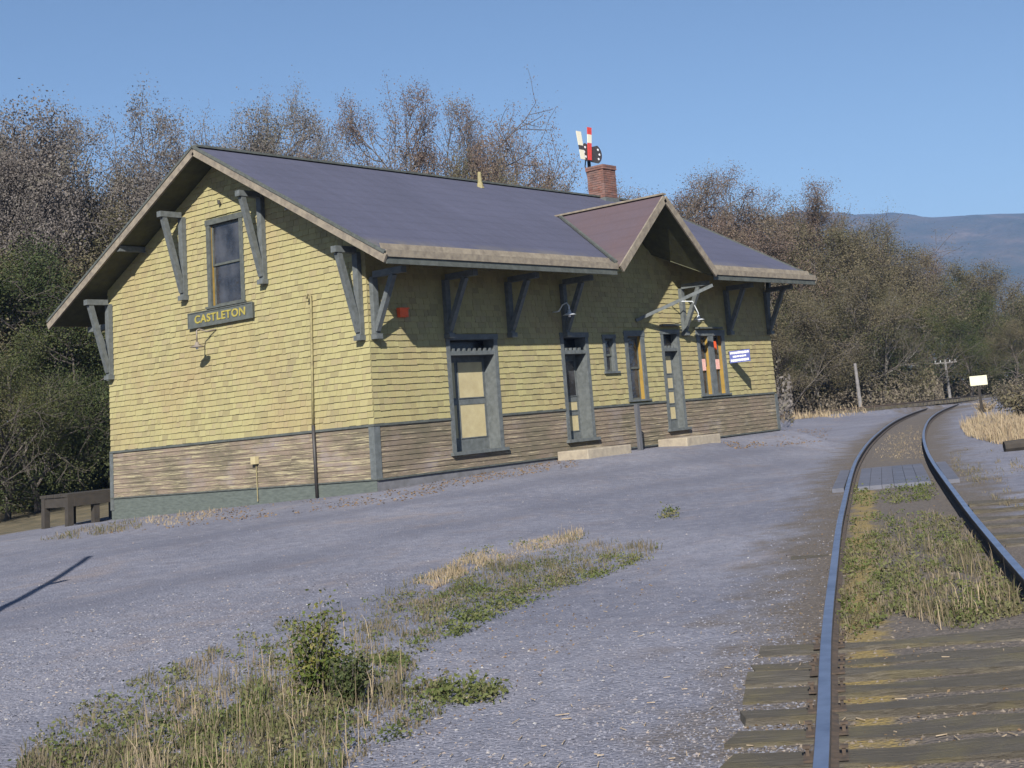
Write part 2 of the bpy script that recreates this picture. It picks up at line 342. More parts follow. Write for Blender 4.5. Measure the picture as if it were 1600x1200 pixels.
# ------------------------------------------------------------------ ground sheet
def axis(lo, hi, step, far, n=26):
    core = np.arange(lo, hi+1e-6, step); g = np.geomspace(step, 1, 2)[0]
    ext = np.cumsum(np.geomspace(step*1.3, far*.22, n)); ext = ext*far/ext[-1]
    return np.concatenate([lo-ext[::-1], core, hi+ext])
gx = axis(-20, 26, .3, 4000); gy = axis(-24, 16, .3, 4000)
GX, GY = np.meshgrid(gx, gy); GZ = ground_z(GX, GY)
nx, ny = len(gx), len(gy)
idx = np.arange(nx*ny).reshape(ny, nx)
F = np.stack([idx[:-1, :-1], idx[:-1, 1:], idx[1:, 1:], idx[1:, :-1]], -1).reshape(-1, 4)
ground = raw_mesh('ground', np.stack([GX, GY, GZ], -1).reshape(-1, 3).tolist(), F.tolist(), m_ground(), kind='structure')
ground.data.polygons.foreach_set('use_smooth', [True]*len(ground.data.polygons))
d1, _, sg = seg_dist(GX, GY, TC); d3, _, _ = seg_dist(GX, GY, T2)
dirt = np.clip(1.15-np.abs(d1-.1)/2.2, 0, 1)
ex = np.maximum(np.maximum(-GX, GX-L), 0); ey = np.maximum(np.maximum(-GY, GY-W), 0); d2 = np.hypot(ex, ey)
dirt = np.maximum(dirt, np.clip(.45-d2/2.0, 0, 1)); dirt = np.maximum(dirt, np.clip(1.2-d3/2.5, 0, 1))
veg = np.clip((np.hypot(GX+2, GY+4)-42)/14, 0, 1)*np.clip((d1-3)/4, 0, 1)
veg = np.maximum(veg, np.clip((GY-9.5)/3, 0, 1)*np.clip(1-(GX-16)/20, 0, 1))
veg = np.maximum(veg, np.clip((-sg*d1-5.5)/3, 0, 1)*np.clip((GX-2)/6, 0, 1)); veg = np.maximum(veg, np.clip((-sg*d1-11)/4, 0, 1))
sand = np.clip(1.15-np.abs(d1*sg-.52)/.24, 0, 1)*(GX < 2) + np.clip(1-np.abs(d1)/.7, 0, 1)*(GX > 8)*(GX < 40)*.45
att = ground.data.color_attributes.new('mask', 'FLOAT_COLOR', 'POINT')
att.data.foreach_set('color', np.stack([dirt, veg, sand, np.ones_like(dirt)], -1).reshape(-1))

drv = np.zeros_like(GX)
for off_ in (0, 62):
    pl = on_ground(np.array([-150, 40, 300, 560, 760, 920, 1080, 1240.]), np.array([1010, 965, 905, 850, 812, 780, 752, 722.])-off_*np.array([1.3, 1.2, 1., .85, .7, .6, .5, .4]))
    dd, _, _ = seg_dist(GX, GY, pl); drv = np.maximum(drv, np.exp(-(dd/.42)**2))
at2 = ground.data.attributes.new('drive', 'FLOAT', 'POINT'); at2.data.foreach_set('value', drv.reshape(-1))
# hill in the far background
def build_hill():
    V = []; Fh = []; nu, nv = 160, 26
    for j in range(nv):
        for i in range(nu):
            u = 700+ (2600-700)*i/(nu-1); t = j/(nv-1); dist = 1500+1500*t
            x, y = at_dist(u, dist); edge = np.clip((u-1000)/280, 0, 1)
            hz = (top_height(u, 343, 2840)+10)*(.7+.3*edge) + 4*math.sin(u*.011+1) 
            prof = math.sin(math.pi/2*min(1, t*1.12))**1.2
            nz = (float(vnoise(np.array([x]), np.array([y]), 45., 5)[0])-.5)*16+(float(vnoise(np.array([x]), np.array([y]), 170., 6)[0])-.5)*36*(1-t)
            V.append((x, y, -6+hz*prof+nz*min(1, t*4)*(.22 if t > .8 else .8)))
    for j in range(nv-1):
        for i in range(nu-1): a = j*nu+i; Fh.append((a, a+1, a+nu+1, a+nu))
    s = NT('hill_forest'); n1 = s.noise(.009, 7, None, .75); n2 = s.noise(.05, 4)
    c = s.ramp(n1, [(.35, (.022, .03, .022)), (.55, (.05, .045, .035)), (.72, (.11, .08, .06))]); s.done(c, .95, n2, 8., 1.)
    raw_mesh('hill', V, Fh, 'hill_forest', kind='structure')
build_hill()

# ------------------------------------------------------------------ station building
OE, OG, ZE, ZR = 1.373, .72, 4.408, 7.68
SL = (ZR-ZE)/(W/2+OE); TH = .15
XC, XH, ZXA = 9.03, 2.10, 6.28; SX = (ZXA-ZE)/XH
YX = -OE+(ZXA-ZE)/SL
def roof_z(y): return ZE+SL*(min(y, W-y)+OE)
def gable_top(y): return roof_z(y)-TH-.005
def front_top(x):
    return max(roof_z(0)-TH, ZE+SX*(XH-abs(x-XC))-TH)-.005
st = empty('railway_station', (L/2, W/2, -.2), 'yellow shingled railway station with brackets, wide eaves and a cross gable', 'station')
ZBELT, ZFOOT = 1.05, 2.87
# openings on the front wall, outer edge of the casing (x0, x1, z0, z1)
BD = (2.20, 3.86, .30, 2.90); D2 = (6.13, 7.22, .30, 2.92); D3 = (10.36, 11.24, .30, 2.98)
SW = (7.80, 8.34, 1.88, 2.86); W1 = (8.72, 9.60, 1.13, 2.96); DW = (12.08, 13.52, 1.12, 2.96)
OPEN = [BD, D2, SW, W1, D3, DW]
GW = (3.88, 5.20, 4.06, 6.12)

def wall_cells(x0, x1, z0, topf, opens, cas=.07):
    xs = sorted(set([x0, x1]+[v for o in opens for v in (o[0]+cas, o[1]-cas)]+list(np.linspace(x0, x1, 33)))); out = []
    for a, b in zip(xs[:-1], xs[1:]):
        m = (a+b)/2; col = [(o[2]+.01, o[3]-cas) for o in opens if o[0]+cas <= m <= o[1]-cas]
        z = z0
        for lo, hi in sorted(col): out.append((a, b, z, z, lo, lo)); z = hi
        out.append((a, b, z, z, topf(a), topf(b)))
    return out
def wall(name, swap, x0, x1, opens, topf, label):
    m = MB()
    for a, b, z0, z1, za, zb in wall_cells(x0, x1, -.75, topf, opens):
        P = lambda s_, d_, z_: (d_, s_, z_) if swap else (s_, d_, z_)
        q = [(a, 0, z0), (b, 0, z1), (b, 0, zb), (a, 0, za)]
        m.prism([P(*p) for p in q], (.1, 0, 0) if swap else (0, .1, 0))
    return m.build(name, 'wall_backing', st, label=label)
fw_ = wall('front_wall', False, 0, L, OPEN, front_top, 'track-side wall in sun below and deep eave shade above')
gw_ = wall('gable_wall', True, .1, W, [GW], gable_top, 'broad end wall with the name board')
MB().box((L-.1, .1, -.75), (L, W, 4.9)).prism([(L-.1, .1, 4.9), (L-.1, W, 4.9), (L-.1, W/2, gable_top(W/2)-.1)], (.1, 0, 0)).build('end_wall', 'wall_backing', st)
MB().box((.1, W-.1, -.75), (L-.1, W, 4.9)).build('back_wall', 'wall_backing', st)

# shingles: a shared wedge for the largest ones, one joined mesh per wall for the rest
EXP = .13
def intervals(a, b, z, opens):
    iv = [(a, b)]
    for o in opens:
        if z+EXP > o[2]+.02 and z < o[3]-.03:
            nv = []
            for p, q in iv:
                if o[1] <= p or o[0] >= q: nv.append((p, q)); continue
                if o[0] > p: nv.append((p, o[0]))
                if o[1] < q: nv.append((o[1], q))
            iv = nv
    return iv
def make_shingles(a, b, opens, topf, zmax):
    out = []; z = ZBELT+.045
    while z < zmax:
        for p, q in intervals(a, b, z, opens):
            x = p
            while x < q-.005:
                wd = random.uniform(.10, .27); e = min(x+wd, q)
                if q-e < .07: e = q
                t = min(topf(x), topf(e)); h = min(EXP+.035, t-z)
                if h > .02: out.append((x+.002, e-.004, z+random.gauss(0, .005), h))
                x = e
        z += EXP
    return out
shF = make_shingles(.0, L, OPEN, front_top, 6.2); shG = make_shingles(-.026, W, [GW], gable_top, 7.3)
def wedge(x0, x1, z, h, swap, t0):
    P = lambda s_, d_, z_: (d_, s_, z_) if swap else (s_, d_, z_)
    return [P(x0, -t0, z), P(x1, -t0, z), P(x1, -.006, z+h), P(x0, -.006, z+h), P(x0, -.0005, z), P(x1, -.0005, z), P(x1, -.0005, z+h), P(x0, -.0005, z+h)]
WF = [(0, 1, 2, 3), (4, 5, 1, 0), (0, 3, 7, 4), (1, 5, 6, 2), (3, 2, 6, 7)]
def area(sh, swap):
    x0, x1, z, h = sh; c = np.array([0, (x0+x1)/2, z]) if swap else np.array([(x0+x1)/2, 0, z]); v = c-CAM; dd = v@FW
    return (x1-x0)*abs(v[0] if swap else v[1])/dd**3
allsh = sorted([(area(q, True), q, True) for q in shG if q[2] < 5.6 and q[3] > .12]+[(area(q, False), q, False) for q in shF if q[2] < 2.85], key=lambda t: -t[0])
big = set((q, sw) for _, q, sw in allsh[:300])
unit = {}
for sw in (False, True):
    me = bpy.data.meshes.new('shingle'); me.from_pydata(wedge(0, 1, 0, 1, sw, .032), [], WF); me.materials.append(MATS['yellow_shingle_paint'])
    bm = bmesh.new(); bm.from_mesh(me); bmesh.ops.recalc_face_normals(bm, faces=bm.faces); bm.to_mesh(me); bm.free(); unit[sw] = me
for shl, sw, par, nm in ((shF, False, fw_, 'front'), (shG, True, gw_, 'gable')):
    m = MB(); off = wpos(par)
    for q in shl:
        if (q, sw) in big:
            o = bpy.data.objects.new('shingle', unit[sw]); COL.objects.link(o); o.parent = par
            x0, x1, z, h = q; o.location = Vector((0, x0, z) if sw else (x0, 0, z))-off; o.scale = (1, x1-x0, h) if sw else (x1-x0, 1, h)
        else: m.add(wedge(*q, sw, random.uniform(.027, .036)), WF)
    m.build('shingle_field', 'yellow_shingle_paint', par, kind='stuff')

# peeling clapboards below the belt
def clap(par, swap, segs, mat, openz):
    n = 10; h = ZBELT/n; P = lambda s_, d_, z_: (d_, s_, z_) if swap else (s_, d_, z_)
    for k in range(n):
        z = k*h+.0
        for a, b in segs(z+h*.5):
            x = a
            while x < b-.01:
                e = min(x+random.uniform(2.4, 4.2), b); e = b if b-e < .9 else e
                m = MB(); m.add([P(x+.002, -.024, z), P(e-.002, -.024, z), P(e-.002, -.007, z+h+.012), P(x+.002, -.007, z+h+.012), P(x+.002, -.001, z), P(e-.002, -.001, z), P(e-.002, -.001, z+h+.012), P(x+.002, -.001, z+h+.012)], WF)
                m.build('clapboard', mat, par); x = e
def fsegs(z):
    cuts = [o for o in (BD, D2, D3) if z > o[2]]; xs = .13; out = []
    for o in cuts: out.append((xs, o[0])); xs = o[1]
    out.append((xs, L-.12)); return out
clap(fw_, False, fsegs, 'peeling_clapboard_front', None)
clap(gw_, True, lambda z: [(.13, W-.10)], 'peeling_clapboard_gable', None)

# belt mouldings, corner boards, skirt
def prt(name, mat, boxes, parent=st, **k):
    m = MB()
    for a, b in boxes: m.box(a, b)
    return m.build(name, mat, parent, **k)
segs = fsegs(1.0)
for a, b in [(s0 if i else -.045, s1) for i, (s0, s1) in enumerate(segs)]: prt('belt_moulding', 'dark_trim', [((a, -.045, ZBELT-.005), (b, -.003, ZBELT+.045))], fw_)
prt('belt_moulding', 'dark_trim', [((-.045, -.003, ZBELT-.005), (-.003, W+.02, ZBELT+.045))], gw_)
prt('corner_board', 'grey_green_trim', [((-.034, -.034, -.02), (.13, -.0015, ZBELT-.006)), ((-.034, .0, -.02), (-.0015, .13, ZBELT-.006))])
prt('corner_board', 'grey_green_trim', [((L-.12, -.034, -.02), (L+.03, -.0015, ZBELT-.006))])
prt('corner_board', 'grey_green_trim', [((-.034, W-.10, -.3), (-.0015, W+.03, ZBELT-.006))])
prt('skirt_board', 'skirt_green', [((-.014, -.012, -.8), (-.002, W+.01, -.004))], gw_)
prt('skirt_drip', 'dark_trim', [((-.04, -.04, -.028), (-.015, W+.01, -.002))], gw_)
prt('skirt_board', 'foundation_concrete', [((-.012, -.010, -.6), (L, -.002, -.034))], fw_)
prt('skirt_drip', 'dark_trim', [((-.012, -.05, -.034), (L+.02, -.012, -.003))], fw_)

# roof
def slab(poly, zf, th): # plan polygon to sloped prism
    return [(x, y, zf(x, y)) for x, y in poly], (0, 0, -th)
roof = empty('roof', (L/2, W/2, ZE), parent=st)
xa, xb = -OG, L+OG; fz = lambda x, y: ZE+SL*(y+OE); bz = lambda x, y: ZE+SL*(W+OE-y)
m = MB()
for poly in ([(xa, -OE), (XC-XH, -OE), (XC, YX), (XC, W/2), (xa, W/2)], [(XC+XH, -OE), (xb, -OE), (xb, W/2), (XC, W/2), (XC, YX)]): m.prism(*slab(poly, fz, .06))
m.build('front_slope', 'roof_slate_blue', roof)
m = MB(); m.prism(*slab([(xa, W/2), (xb, W/2), (xb, W+OE), (xa, W+OE)], bz, .06)); m.build('back_slope', 'roof_slate_blue', roof)
dz = lambda f: (lambda x, y: f(x, y)-.064)
m = MB()
for poly in ([(xa+.03, -OE+.03), (XC-XH, -OE+.03), (XC, YX), (XC, W/2-.01), (xa+.03, W/2-.01)], [(XC+XH, -OE+.03), (xb-.03, -OE+.03), (xb-.03, W/2-.01), (XC, W/2-.01), (XC, YX)]): m.prism(*slab(poly, dz(fz), .085))
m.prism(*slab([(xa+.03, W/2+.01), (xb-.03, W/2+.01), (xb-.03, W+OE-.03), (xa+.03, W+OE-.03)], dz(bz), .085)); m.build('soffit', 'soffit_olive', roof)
# cross gable over the entrance
YF = -OE-.10
xl = lambda x, y: ZE+SX*(x-(XC-XH)); xr = lambda x, y: ZE+SX*((XC+XH)-x)
ym = lambda x: -OE+(xl(x, 0)-ZE)/SL if x < XC else -OE+(xr(x, 0)-ZE)/SL
xg = empty('cross_gable_roof', (XC, 0, ZE), parent=st)
m = MB(); m.prism(*slab([(XC-XH-.02, YF), (XC, YF), (XC, YX+.05), (XC-XH-.02, -OE+.06)], lambda x, y: xl(x, y)+.03, .06)); m.build('left_slope', 'roof_red_brown', xg)
m = MB(); m.prism(*slab([(XC, YF), (XC+XH+.02, YF), (XC+XH+.02, -OE+.06), (XC, YX+.05)], lambda x, y: xr(x, y)+.03, .06)); m.build('right_slope', 'roof_slate_blue', xg)
m = MB(); m.prism(*slab([(XC-XH+.02, YF+.03), (XC-.005, YF+.03), (XC-.005, YX), (XC-XH+.02, -OE+.1)], lambda x, y: xl(x, y)-.034, .08))
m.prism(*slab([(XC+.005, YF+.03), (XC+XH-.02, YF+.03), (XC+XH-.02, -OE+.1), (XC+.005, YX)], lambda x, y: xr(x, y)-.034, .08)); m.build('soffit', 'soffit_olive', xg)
MB().beam((XC, YF-.02, ZXA+.05), (XC, YX+.1, ZXA+.05), .16, .045).build('ridge_cap', 'tan_fascia', xg)
for sgn in (-1, 1):
    p = (XC+sgn*(XH+.03), YF-.02, ZE-.10); q = (XC, YF-.02, ZXA-.07)
    MB().beam(p, q, .045, .19, side=(0, 1, 0)).build('rake_board', 'tan_fascia', xg)
    MB().tube([(XC+sgn*XH*(1-t), -OE+(YX+OE)*t, ZE+(ZXA-ZE)*t+.055) for t in np.linspace(.02, .98, 12)], .045, 5).build('valley_flashing', 'dark_trim', xg)
# ridge, eave and rake trim
MB().beam((xa-.01, W/2, ZR+.015), (xb+.01, W/2, ZR+.015), .2, .05).build('ridge_cap', 'dark_trim', roof)
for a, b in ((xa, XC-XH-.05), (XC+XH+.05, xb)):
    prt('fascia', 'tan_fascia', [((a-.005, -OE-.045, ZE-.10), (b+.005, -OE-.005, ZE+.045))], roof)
    prt('fascia_shadow_strip', 'dark_trim', [((a+.02, -OE-.012, ZE-.235), (b-.02, -OE+.03, ZE-.102))], roof)  # dark strip stands in for the shadow line beneath the fascia
    MB().prism([(a+.05, -OE+.14, ZE+.075+SL*.0), (b-.05, -OE+.14, ZE+.075), (b-.05, -OE+.18, ZE+.20), (a+.05, -OE+.18, ZE+.20)], (0, .03, .01)).build('gutter_board', 'tan_fascia', roof)
prt('fascia', 'tan_fascia', [((xa-.005, W+OE+.005, ZE-.14), (xb+.005, W+OE+.045, ZE+.02))], roof)
for X, dx in ((xa, -1), (xb, 1)):
    for yA, z0 in ((-OE-.03, ZE), (W+OE+.03, ZE)):
        MB().beam((X+dx*.025, yA, z0-.14), (X+dx*.025, W/2, ZR-.115), .05, .17, side=(1, 0, 0)).build('rake_board', 'tan_fascia', roof)
        MB().beam((X+dx*.04, yA, z0-.015), (X+dx*.04, W/2, ZR-.0), .06, .055, side=(1, 0, 0)).build('rake_edge', 'dark_trim', roof)

# brackets
def bracket(kind, s, zf, out, ztop, armlen, wd=.15):
    # kind: 'front' (-Y), 'gable' (-X), 'far' (+X), 'back' (+Y)
    if kind == 'front': P = lambda d, z, k=0: (s+k, -d, z)
    elif kind == 'gable': P = lambda d, z, k=0: (-d, s+k, z)
    elif kind == 'far': P = lambda d, z, k=0: (L+d, s+k, z)
    else: P = lambda d, z, k=0: (s+k, W+d, z)
    side = (1, 0, 0) if kind in ('front', 'back') else (0, 1, 0)
    b = empty('bracket', P(.1, zf), parent=st)
    def bx(name, a, c): prt(name, 'grey_green_trim', [(a, c)], b)
    bx('wall_post', P(.03, zf+.05, -wd/2), P(.14, ztop+.02, wd/2))
    bx('foot_block', P(.028, zf-.06, -wd/2-.02), P(.19, zf+.045, wd/2+.02))
    MB().beam(P(.12, zf+.12), P(out, ztop), wd*.8, .115, side=side).build('strut', 'grey_green_trim', b)
    bx('arm', P(.142, ztop+.0, -wd/2), P(armlen, ztop+.13, wd/2))
for x in (.12, 2.25, 4.31, 6.32, 11.46, 13.77, L-.1): bracket('front', x, ZFOOT, .68, 4.08, 1.0, .14)
bracket('gable', .16, ZFOOT, .58, 4.62, OG-.02); bracket('gable', W-.14, ZFOOT, .58, 4.62, OG-.02)
bracket('gable', 3.16, 4.43, .58, 6.30, OG-.02); bracket('gable', W-3.16, 4.43, .58, 6.30, OG-.02)
for y in (.16, 3.16, W-3.16, W-.14): bracket('far', y, ZFOOT if y < 1 or y > 8 else 4.43, .58, 4.55 if y < 1 or y > 8 else 6.3, OG-.02)
bracket('back', .12, ZFOOT, .68, 4.08, 1.0, .14); bracket('back', L-.1, ZFOOT, .68, 4.08, 1.0, .14)
# rafter and purlin ends showing under the near rake
for y in (1.55, W-1.55): MB().beam((-OG+.02, y, roof_z(y)-.22), (.0, y, roof_z(y)-.22), .11, .13).build('purlin_end', 'grey_green_trim', roof)
tb = MB(); tb.beam((9.28, -.045, 3.22), (11.09, -1.36, 4.02), .085, .085); tb.build('diagonal_brace', 'grey_green_trim', st)

# windows and doors
def casing(par, o, swap=False, mat='grey_green_trim', cas=.12, sill=True, proud=.034):
    x0, x1, z0, z1 = o; P = lambda s_, d_, z_: (d_, s_, z_) if swap else (s_, d_, z_)
    B = lambda n, a, b, mt=mat: prt(n, mt, [(P(*a), P(*b))], par)
    B('side_casing', (x0, -proud, z0+.05), (x0+cas, .008, z1-cas)); B('side_casing', (x1-cas, -proud, z0+.05), (x1, .008, z1-cas))
    B('head_casing', (x0-.02, -proud-.01, z1-cas), (x1+.02, .008, z1))
    if sill: B('sill', (x0-.04, -proud-.05, z0), (x1+.04, .02, z0+.05))
def jambs(par, o, depth, mat, cas=.12):
    x0, x1, z0, z1 = o; a, b = x0+cas, x1-cas
    prt('jamb', mat, [((a-.02, .009, z0+.05), (a, depth, z1-cas))], par); prt('jamb', mat, [((b, .009, z0+.05), (b+.02, depth, z1-cas))], par)
    prt('head_jamb', mat, [((a-.02, .009, z1-cas), (b+.02, depth, z1-cas+.02))], par); prt('sill_jamb', mat, [((a, .021, z0+.02), (b, depth, z0+.05))], par)
def sash(par, a, b, z0, z1, d, swap=False, fr=.05, mat='dark_trim', glass='window_glass'):
    P = lambda s_, d_, z_: (d_, s_, z_) if swap else (s_, d_, z_)
    zm = (z0+z1)/2
    for i, (lo, hi, dd) in enumerate(((z0, zm+.02, d+.03), (zm-.02, z1, d))):
        m = MB()
        for p, q in (((a, dd, lo), (a+fr, dd+.035, hi)), ((b-fr, dd, lo), (b, dd+.035, hi)), ((a+fr, dd+.002, lo), (b-fr, dd+.033, lo+fr)), ((a+fr, dd+.002, hi-fr), (b-fr, dd+.033, hi))): m.box(P(*p), P(*q))
        f = m.build('sash', mat, par); prt('pane', glass, [(P(a+fr-.005, dd+.012, lo+fr-.005), P(b-fr+.005, dd+.018, hi-fr+.005))], par)
gwin = empty('window', (0, W/2, GW[2]), parent=st); casing(gwin, GW, True, 'dark_trim', .13, True, .04)
prt('jamb', 'ochre_jamb', [((.009, GW[0]+.11, GW[2]+.05), (.1, GW[0]+.13, GW[3]-.13)), ((.009, GW[1]-.13, GW[2]+.05), (.1, GW[1]-.11, GW[3]-.13))], gwin)
sash(gwin, GW[0]+.13, GW[1]-.13, GW[2]+.05, GW[3]-.13, .03, True)
prt('window_back', 'window_dark', [((.12, GW[0], GW[2]), (.16, GW[1], GW[3]))], gwin)
def front_window(o, depth, jm, cas=.12, sashmat='dark_trim'):
    wn = empty('window', ((o[0]+o[1])/2, 0, o[2]), parent=st); casing(wn, o, cas=cas); jambs(wn, o, depth, jm, cas)
    sash(wn, o[0]+cas, o[1]-cas, o[2]+.05, o[3]-cas, depth-.07, mat=sashmat); prt('window_back', 'window_dark', [((o[0], depth+.01, o[2]), (o[1], depth+.04, o[3]))], wn); return wn
front_window(SW, .12, 'grey_green_trim', .1)
front_window(W1, .16, 'ochre_jamb', .15)
dw = empty('window', ((DW[0]+DW[1])/2, 0, DW[2]), parent=st); casing(dw, DW, cas=.16); jambs(dw, DW, .17, 'ochre_jamb', .16)
xm = 12.80; prt('mullion', 'grey_green_trim', [((xm-.13, -.034, DW[2]+.05), (xm+.13, .008, DW[3]-.16))], dw)
prt('jamb', 'ochre_jamb', [((xm-.12, .009, DW[2]+.05), (xm-.10, .17, DW[3]-.16)), ((xm+.10, .009, DW[2]+.05), (xm+.12, .17, DW[3]-.16))], dw)
sash(dw, DW[0]+.16, xm-.12, DW[2]+.05, DW[3]-.16, .10); sash(dw, xm+.12, DW[1]-.16, DW[2]+.05, DW[3]-.16, .10)
prt('window_back', 'window_dark', [((DW[0], .20, DW[2]), (DW[1], .23, DW[3]))], dw)
prt('pasted_notice', 'pink_paper', [((xm+.2, .085, 1.86), (DW[1]-.2, .09, 2.14))], dw); prt('pasted_notice', 'orange_red', [((xm+.2, .085, 2.42), (DW[1]-.27, .09, 2.66))], dw)
prt('pasted_notice', 'pink_paper', [((DW[0]+.3, .085, 1.84), (xm-.2, .09, 2.16))], dw)
for a, b, z in ((10.34, 11.22, 3.09), (12.02, 13.30, 3.01)):
    prt('window_hood', 'dark_trim', [((a, -.16, z-.02), (b, -.03, z+.03))])
def door(o, zt, depth, cols, rows, narrow=.5, glazed=False):
    dr = empty('door', ((o[0]+o[1])/2, 0, o[2]), parent=st); casing(dr, o, sill=False, cas=.12); jambs(dr, o, depth, 'grey_green_trim')
    a, b = o[0]+.12, o[1]-.12; z0, z1 = o[2]+.05, o[3]-.12
    prt('threshold', 'grey_green_trim', [((o[0]-.05, -.11, o[2]-.02), (o[1]+.08, .022, o[2]+.05))], dr)
    prt('transom_bar', 'grey_green_trim', [((a, -.02, zt), (b, depth, zt+.09))], dr)
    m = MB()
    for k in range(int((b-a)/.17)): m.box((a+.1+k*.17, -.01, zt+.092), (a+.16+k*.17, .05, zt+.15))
    m.build('lit_edge_teeth', 'grey_green_trim', dr)  # added blocks imitate the toothed lit edge of the eave shadow
    prt('transom_light', 'window_dark', [((a, depth-.05, zt+.092), (b, depth, z1))], dr)
    prt('leaf', 'grey_green_trim', [((a, depth-.03, z0), (b, depth+.03, zt-.002))], dr)
    xs = [a+.09] + [a+(b-a)*narrow] + [b-.08]
    cells = [(a+.09, a+(b-a)*narrow-.05), (a+(b-a)*narrow+.05, b-.09)] if cols == 2 else [(a+.09, b-.09)]
    for lo, hi, gl in rows:
        for p, q in cells:
            prt('panel', 'window_glass' if gl else 'cream_panel', [((p, depth-.036, lo), (q, depth-.028, hi))], dr)
            m = MB()
            for u0, u1, v0, v1 in ((p-.02, q+.02, lo-.02, lo), (p-.02, q+.02, hi, hi+.02), (p-.02, p, lo, hi), (q, q+.02, lo, hi)): m.box((u0, depth-.046, v0), (u1, depth-.0301, v1))
            m.build('panel_moulding', 'grey_green_trim', dr)
    return dr
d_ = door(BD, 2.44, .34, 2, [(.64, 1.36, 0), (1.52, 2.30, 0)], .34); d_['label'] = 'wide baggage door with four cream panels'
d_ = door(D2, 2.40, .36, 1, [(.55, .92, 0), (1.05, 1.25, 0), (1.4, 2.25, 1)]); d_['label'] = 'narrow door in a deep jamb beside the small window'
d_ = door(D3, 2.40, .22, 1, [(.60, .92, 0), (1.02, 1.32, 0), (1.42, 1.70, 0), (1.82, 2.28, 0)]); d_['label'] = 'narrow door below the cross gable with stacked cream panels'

# chimney and vent on the ridge
cx_, cy_ = 14.55, W/2+.05; ch = empty('chimney', (cx_, cy_, ZR-.2), parent=st); hs = .33
prt('mortar_core', 'mortar', [((cx_-hs+.012, cy_-hs+.012, ZR-.4), (cx_+hs-.012, cy_+hs-.012, ZR+.98))], ch)
bme = {}
def brick_mesh(sx, sy):
    k = (round(sx, 3), round(sy, 3))
    if k not in bme:
        mm = MB().box((-sx/2, -sy/2, -.0315), (sx/2, sy/2, .0315)); me = bpy.data.meshes.new('brick'); me.from_pydata(mm.v, [], mm.f); me.materials.append(MATS['chimney_brick']); bme[k] = me
    return bme[k]
off = wpos(ch); z = ZR-.28; row = 0
while z < ZR+1.0:
    grow = .03 if z > ZR+.86 else 0.; H_ = hs+grow
    for face in range(4):
        n = 3; ln = (2*H_-.10)/n
        for k in range(n):
            c0 = -H_+.10*(row % 2)+ln*(k+.5); g = random.gauss(0, .003)
            if face == 0: p = (cx_+c0, cy_-H_+.05+g); sz = (ln-.012, .10)
            elif face == 1: p = (cx_+c0+(.10 if row % 2 == 0 else -.10), cy_+H_-.05+g); sz = (ln-.012, .10)
            elif face == 2: p = (cx_-H_+.05+g, cy_+c0+(.10 if row % 2 == 0 else -.10)); sz = (.10, ln-.012)
            else: p = (cx_+H_-.05+g, cy_+c0); sz = (.10, ln-.012)
            o = bpy.data.objects.new('brick', brick_mesh(*sz)); COL.objects.link(o); o.parent = ch; o.location = Vector((p[0], p[1], z))-off
    z += .075; row += 1
prt('flashing', 'grey_green_trim', [((cx_-hs-.03, cy_-hs-.03, ZR-.3), (cx_+hs+.03, cy_+hs+.03, ZR-.04))], ch)
vy = W/2-.45; vx = 8.25
MB().tube([(vx, vy, roof_z(vy)-.1), (vx, vy, roof_z(vy)+.42)], [.075, .05], 10).tube([(vx, vy, roof_z(vy)-.05), (vx, vy, roof_z(vy)+.12)], [.12, .07], 10).build('vent_pipe', 'pale_pipe', st, smooth=False)
MB().tube([(-.03, 4.62, 6.42), (-.09, 4.62, 6.42), (-.09, 4.62, 6.5)], [.02, .03, .035], 6).build('insulator', 'black_pipe', st)

# ------------------------------------------------------------------ things fixed to the station
def text_mesh(txt, size, depth):
    cu = bpy.data.curves.new('t', 'FONT'); cu.body = txt; cu.size = size; cu.extrude = depth; cu.align_x = 'CENTER'; cu.align_y = 'CENTER'; cu.offset = size*.022; cu.space_character = 1.12
    ob = bpy.data.objects.new('t', cu); COL.objects.link(ob); dg = bpy.context.evaluated_depsgraph_get(); me = bpy.data.meshes.new_from_object(ob.evaluated_get(dg)); bpy.data.objects.remove(ob); return me
sgn = empty('station_sign', (-.08, 4.72, 3.69), 'dark name board reading CASTLETON under the gable window', 'sign')
prt('board', 'sign_board', [((-.09, 3.57, 3.69), (-.032, 5.87, 4.025))], sgn)
prt('edge_moulding', 'dark_trim', [((-.105, 3.55, 3.675), (-.091, 5.89, 3.70)), ((-.105, 3.55, 4.015), (-.091, 5.89, 4.04)), ((-.105, 3.55, 3.701), (-.091, 3.58, 4.014)), ((-.105, 5.86, 3.701), (-.091, 5.89, 4.014))], sgn)
me = text_mesh('CASTLETON', .25, .006); me.materials.append(MATS['sign_yellow'])
t = link(bpy.data.objects.new('lettering', me)); t.parent = sgn
t.matrix_basis = Matrix(((0, 0, -1, -.098), (-1, 0, 0, 4.72), (0, 1, 0, 3.855), (0, 0, 0, 1)))
t.location = Vector((-.098, 4.72, 3.855))-wpos(sgn)
xs = [v.co.x for v in me.vertices]; k = 1.82/(max(xs)-min(xs)); t.scale = (k, 1.0, 1)
def goose_lamp(base, path, head, r, mat, label, cat='lamp'):
    lp = empty('wall_lamp', base, label, cat)
    MB().tube(path, .016, 6).build('gooseneck', mat, lp, smooth=True)
    h = Vector(head); MB().tube([h+Vector((0, 0, .12)), h+Vector((0, 0, .05)), h+Vector((0, 0, .035)), h], [.035, .05, .09, r], 14).build('shade', mat, lp, smooth=True)
    MB().tube([h+Vector((0, 0, .02)), h-Vector((0, 0, .05))], [.035, .03], 8).build('bulb', 'enamel_white', lp)
hA = hit(308, 541, 0, -.42)
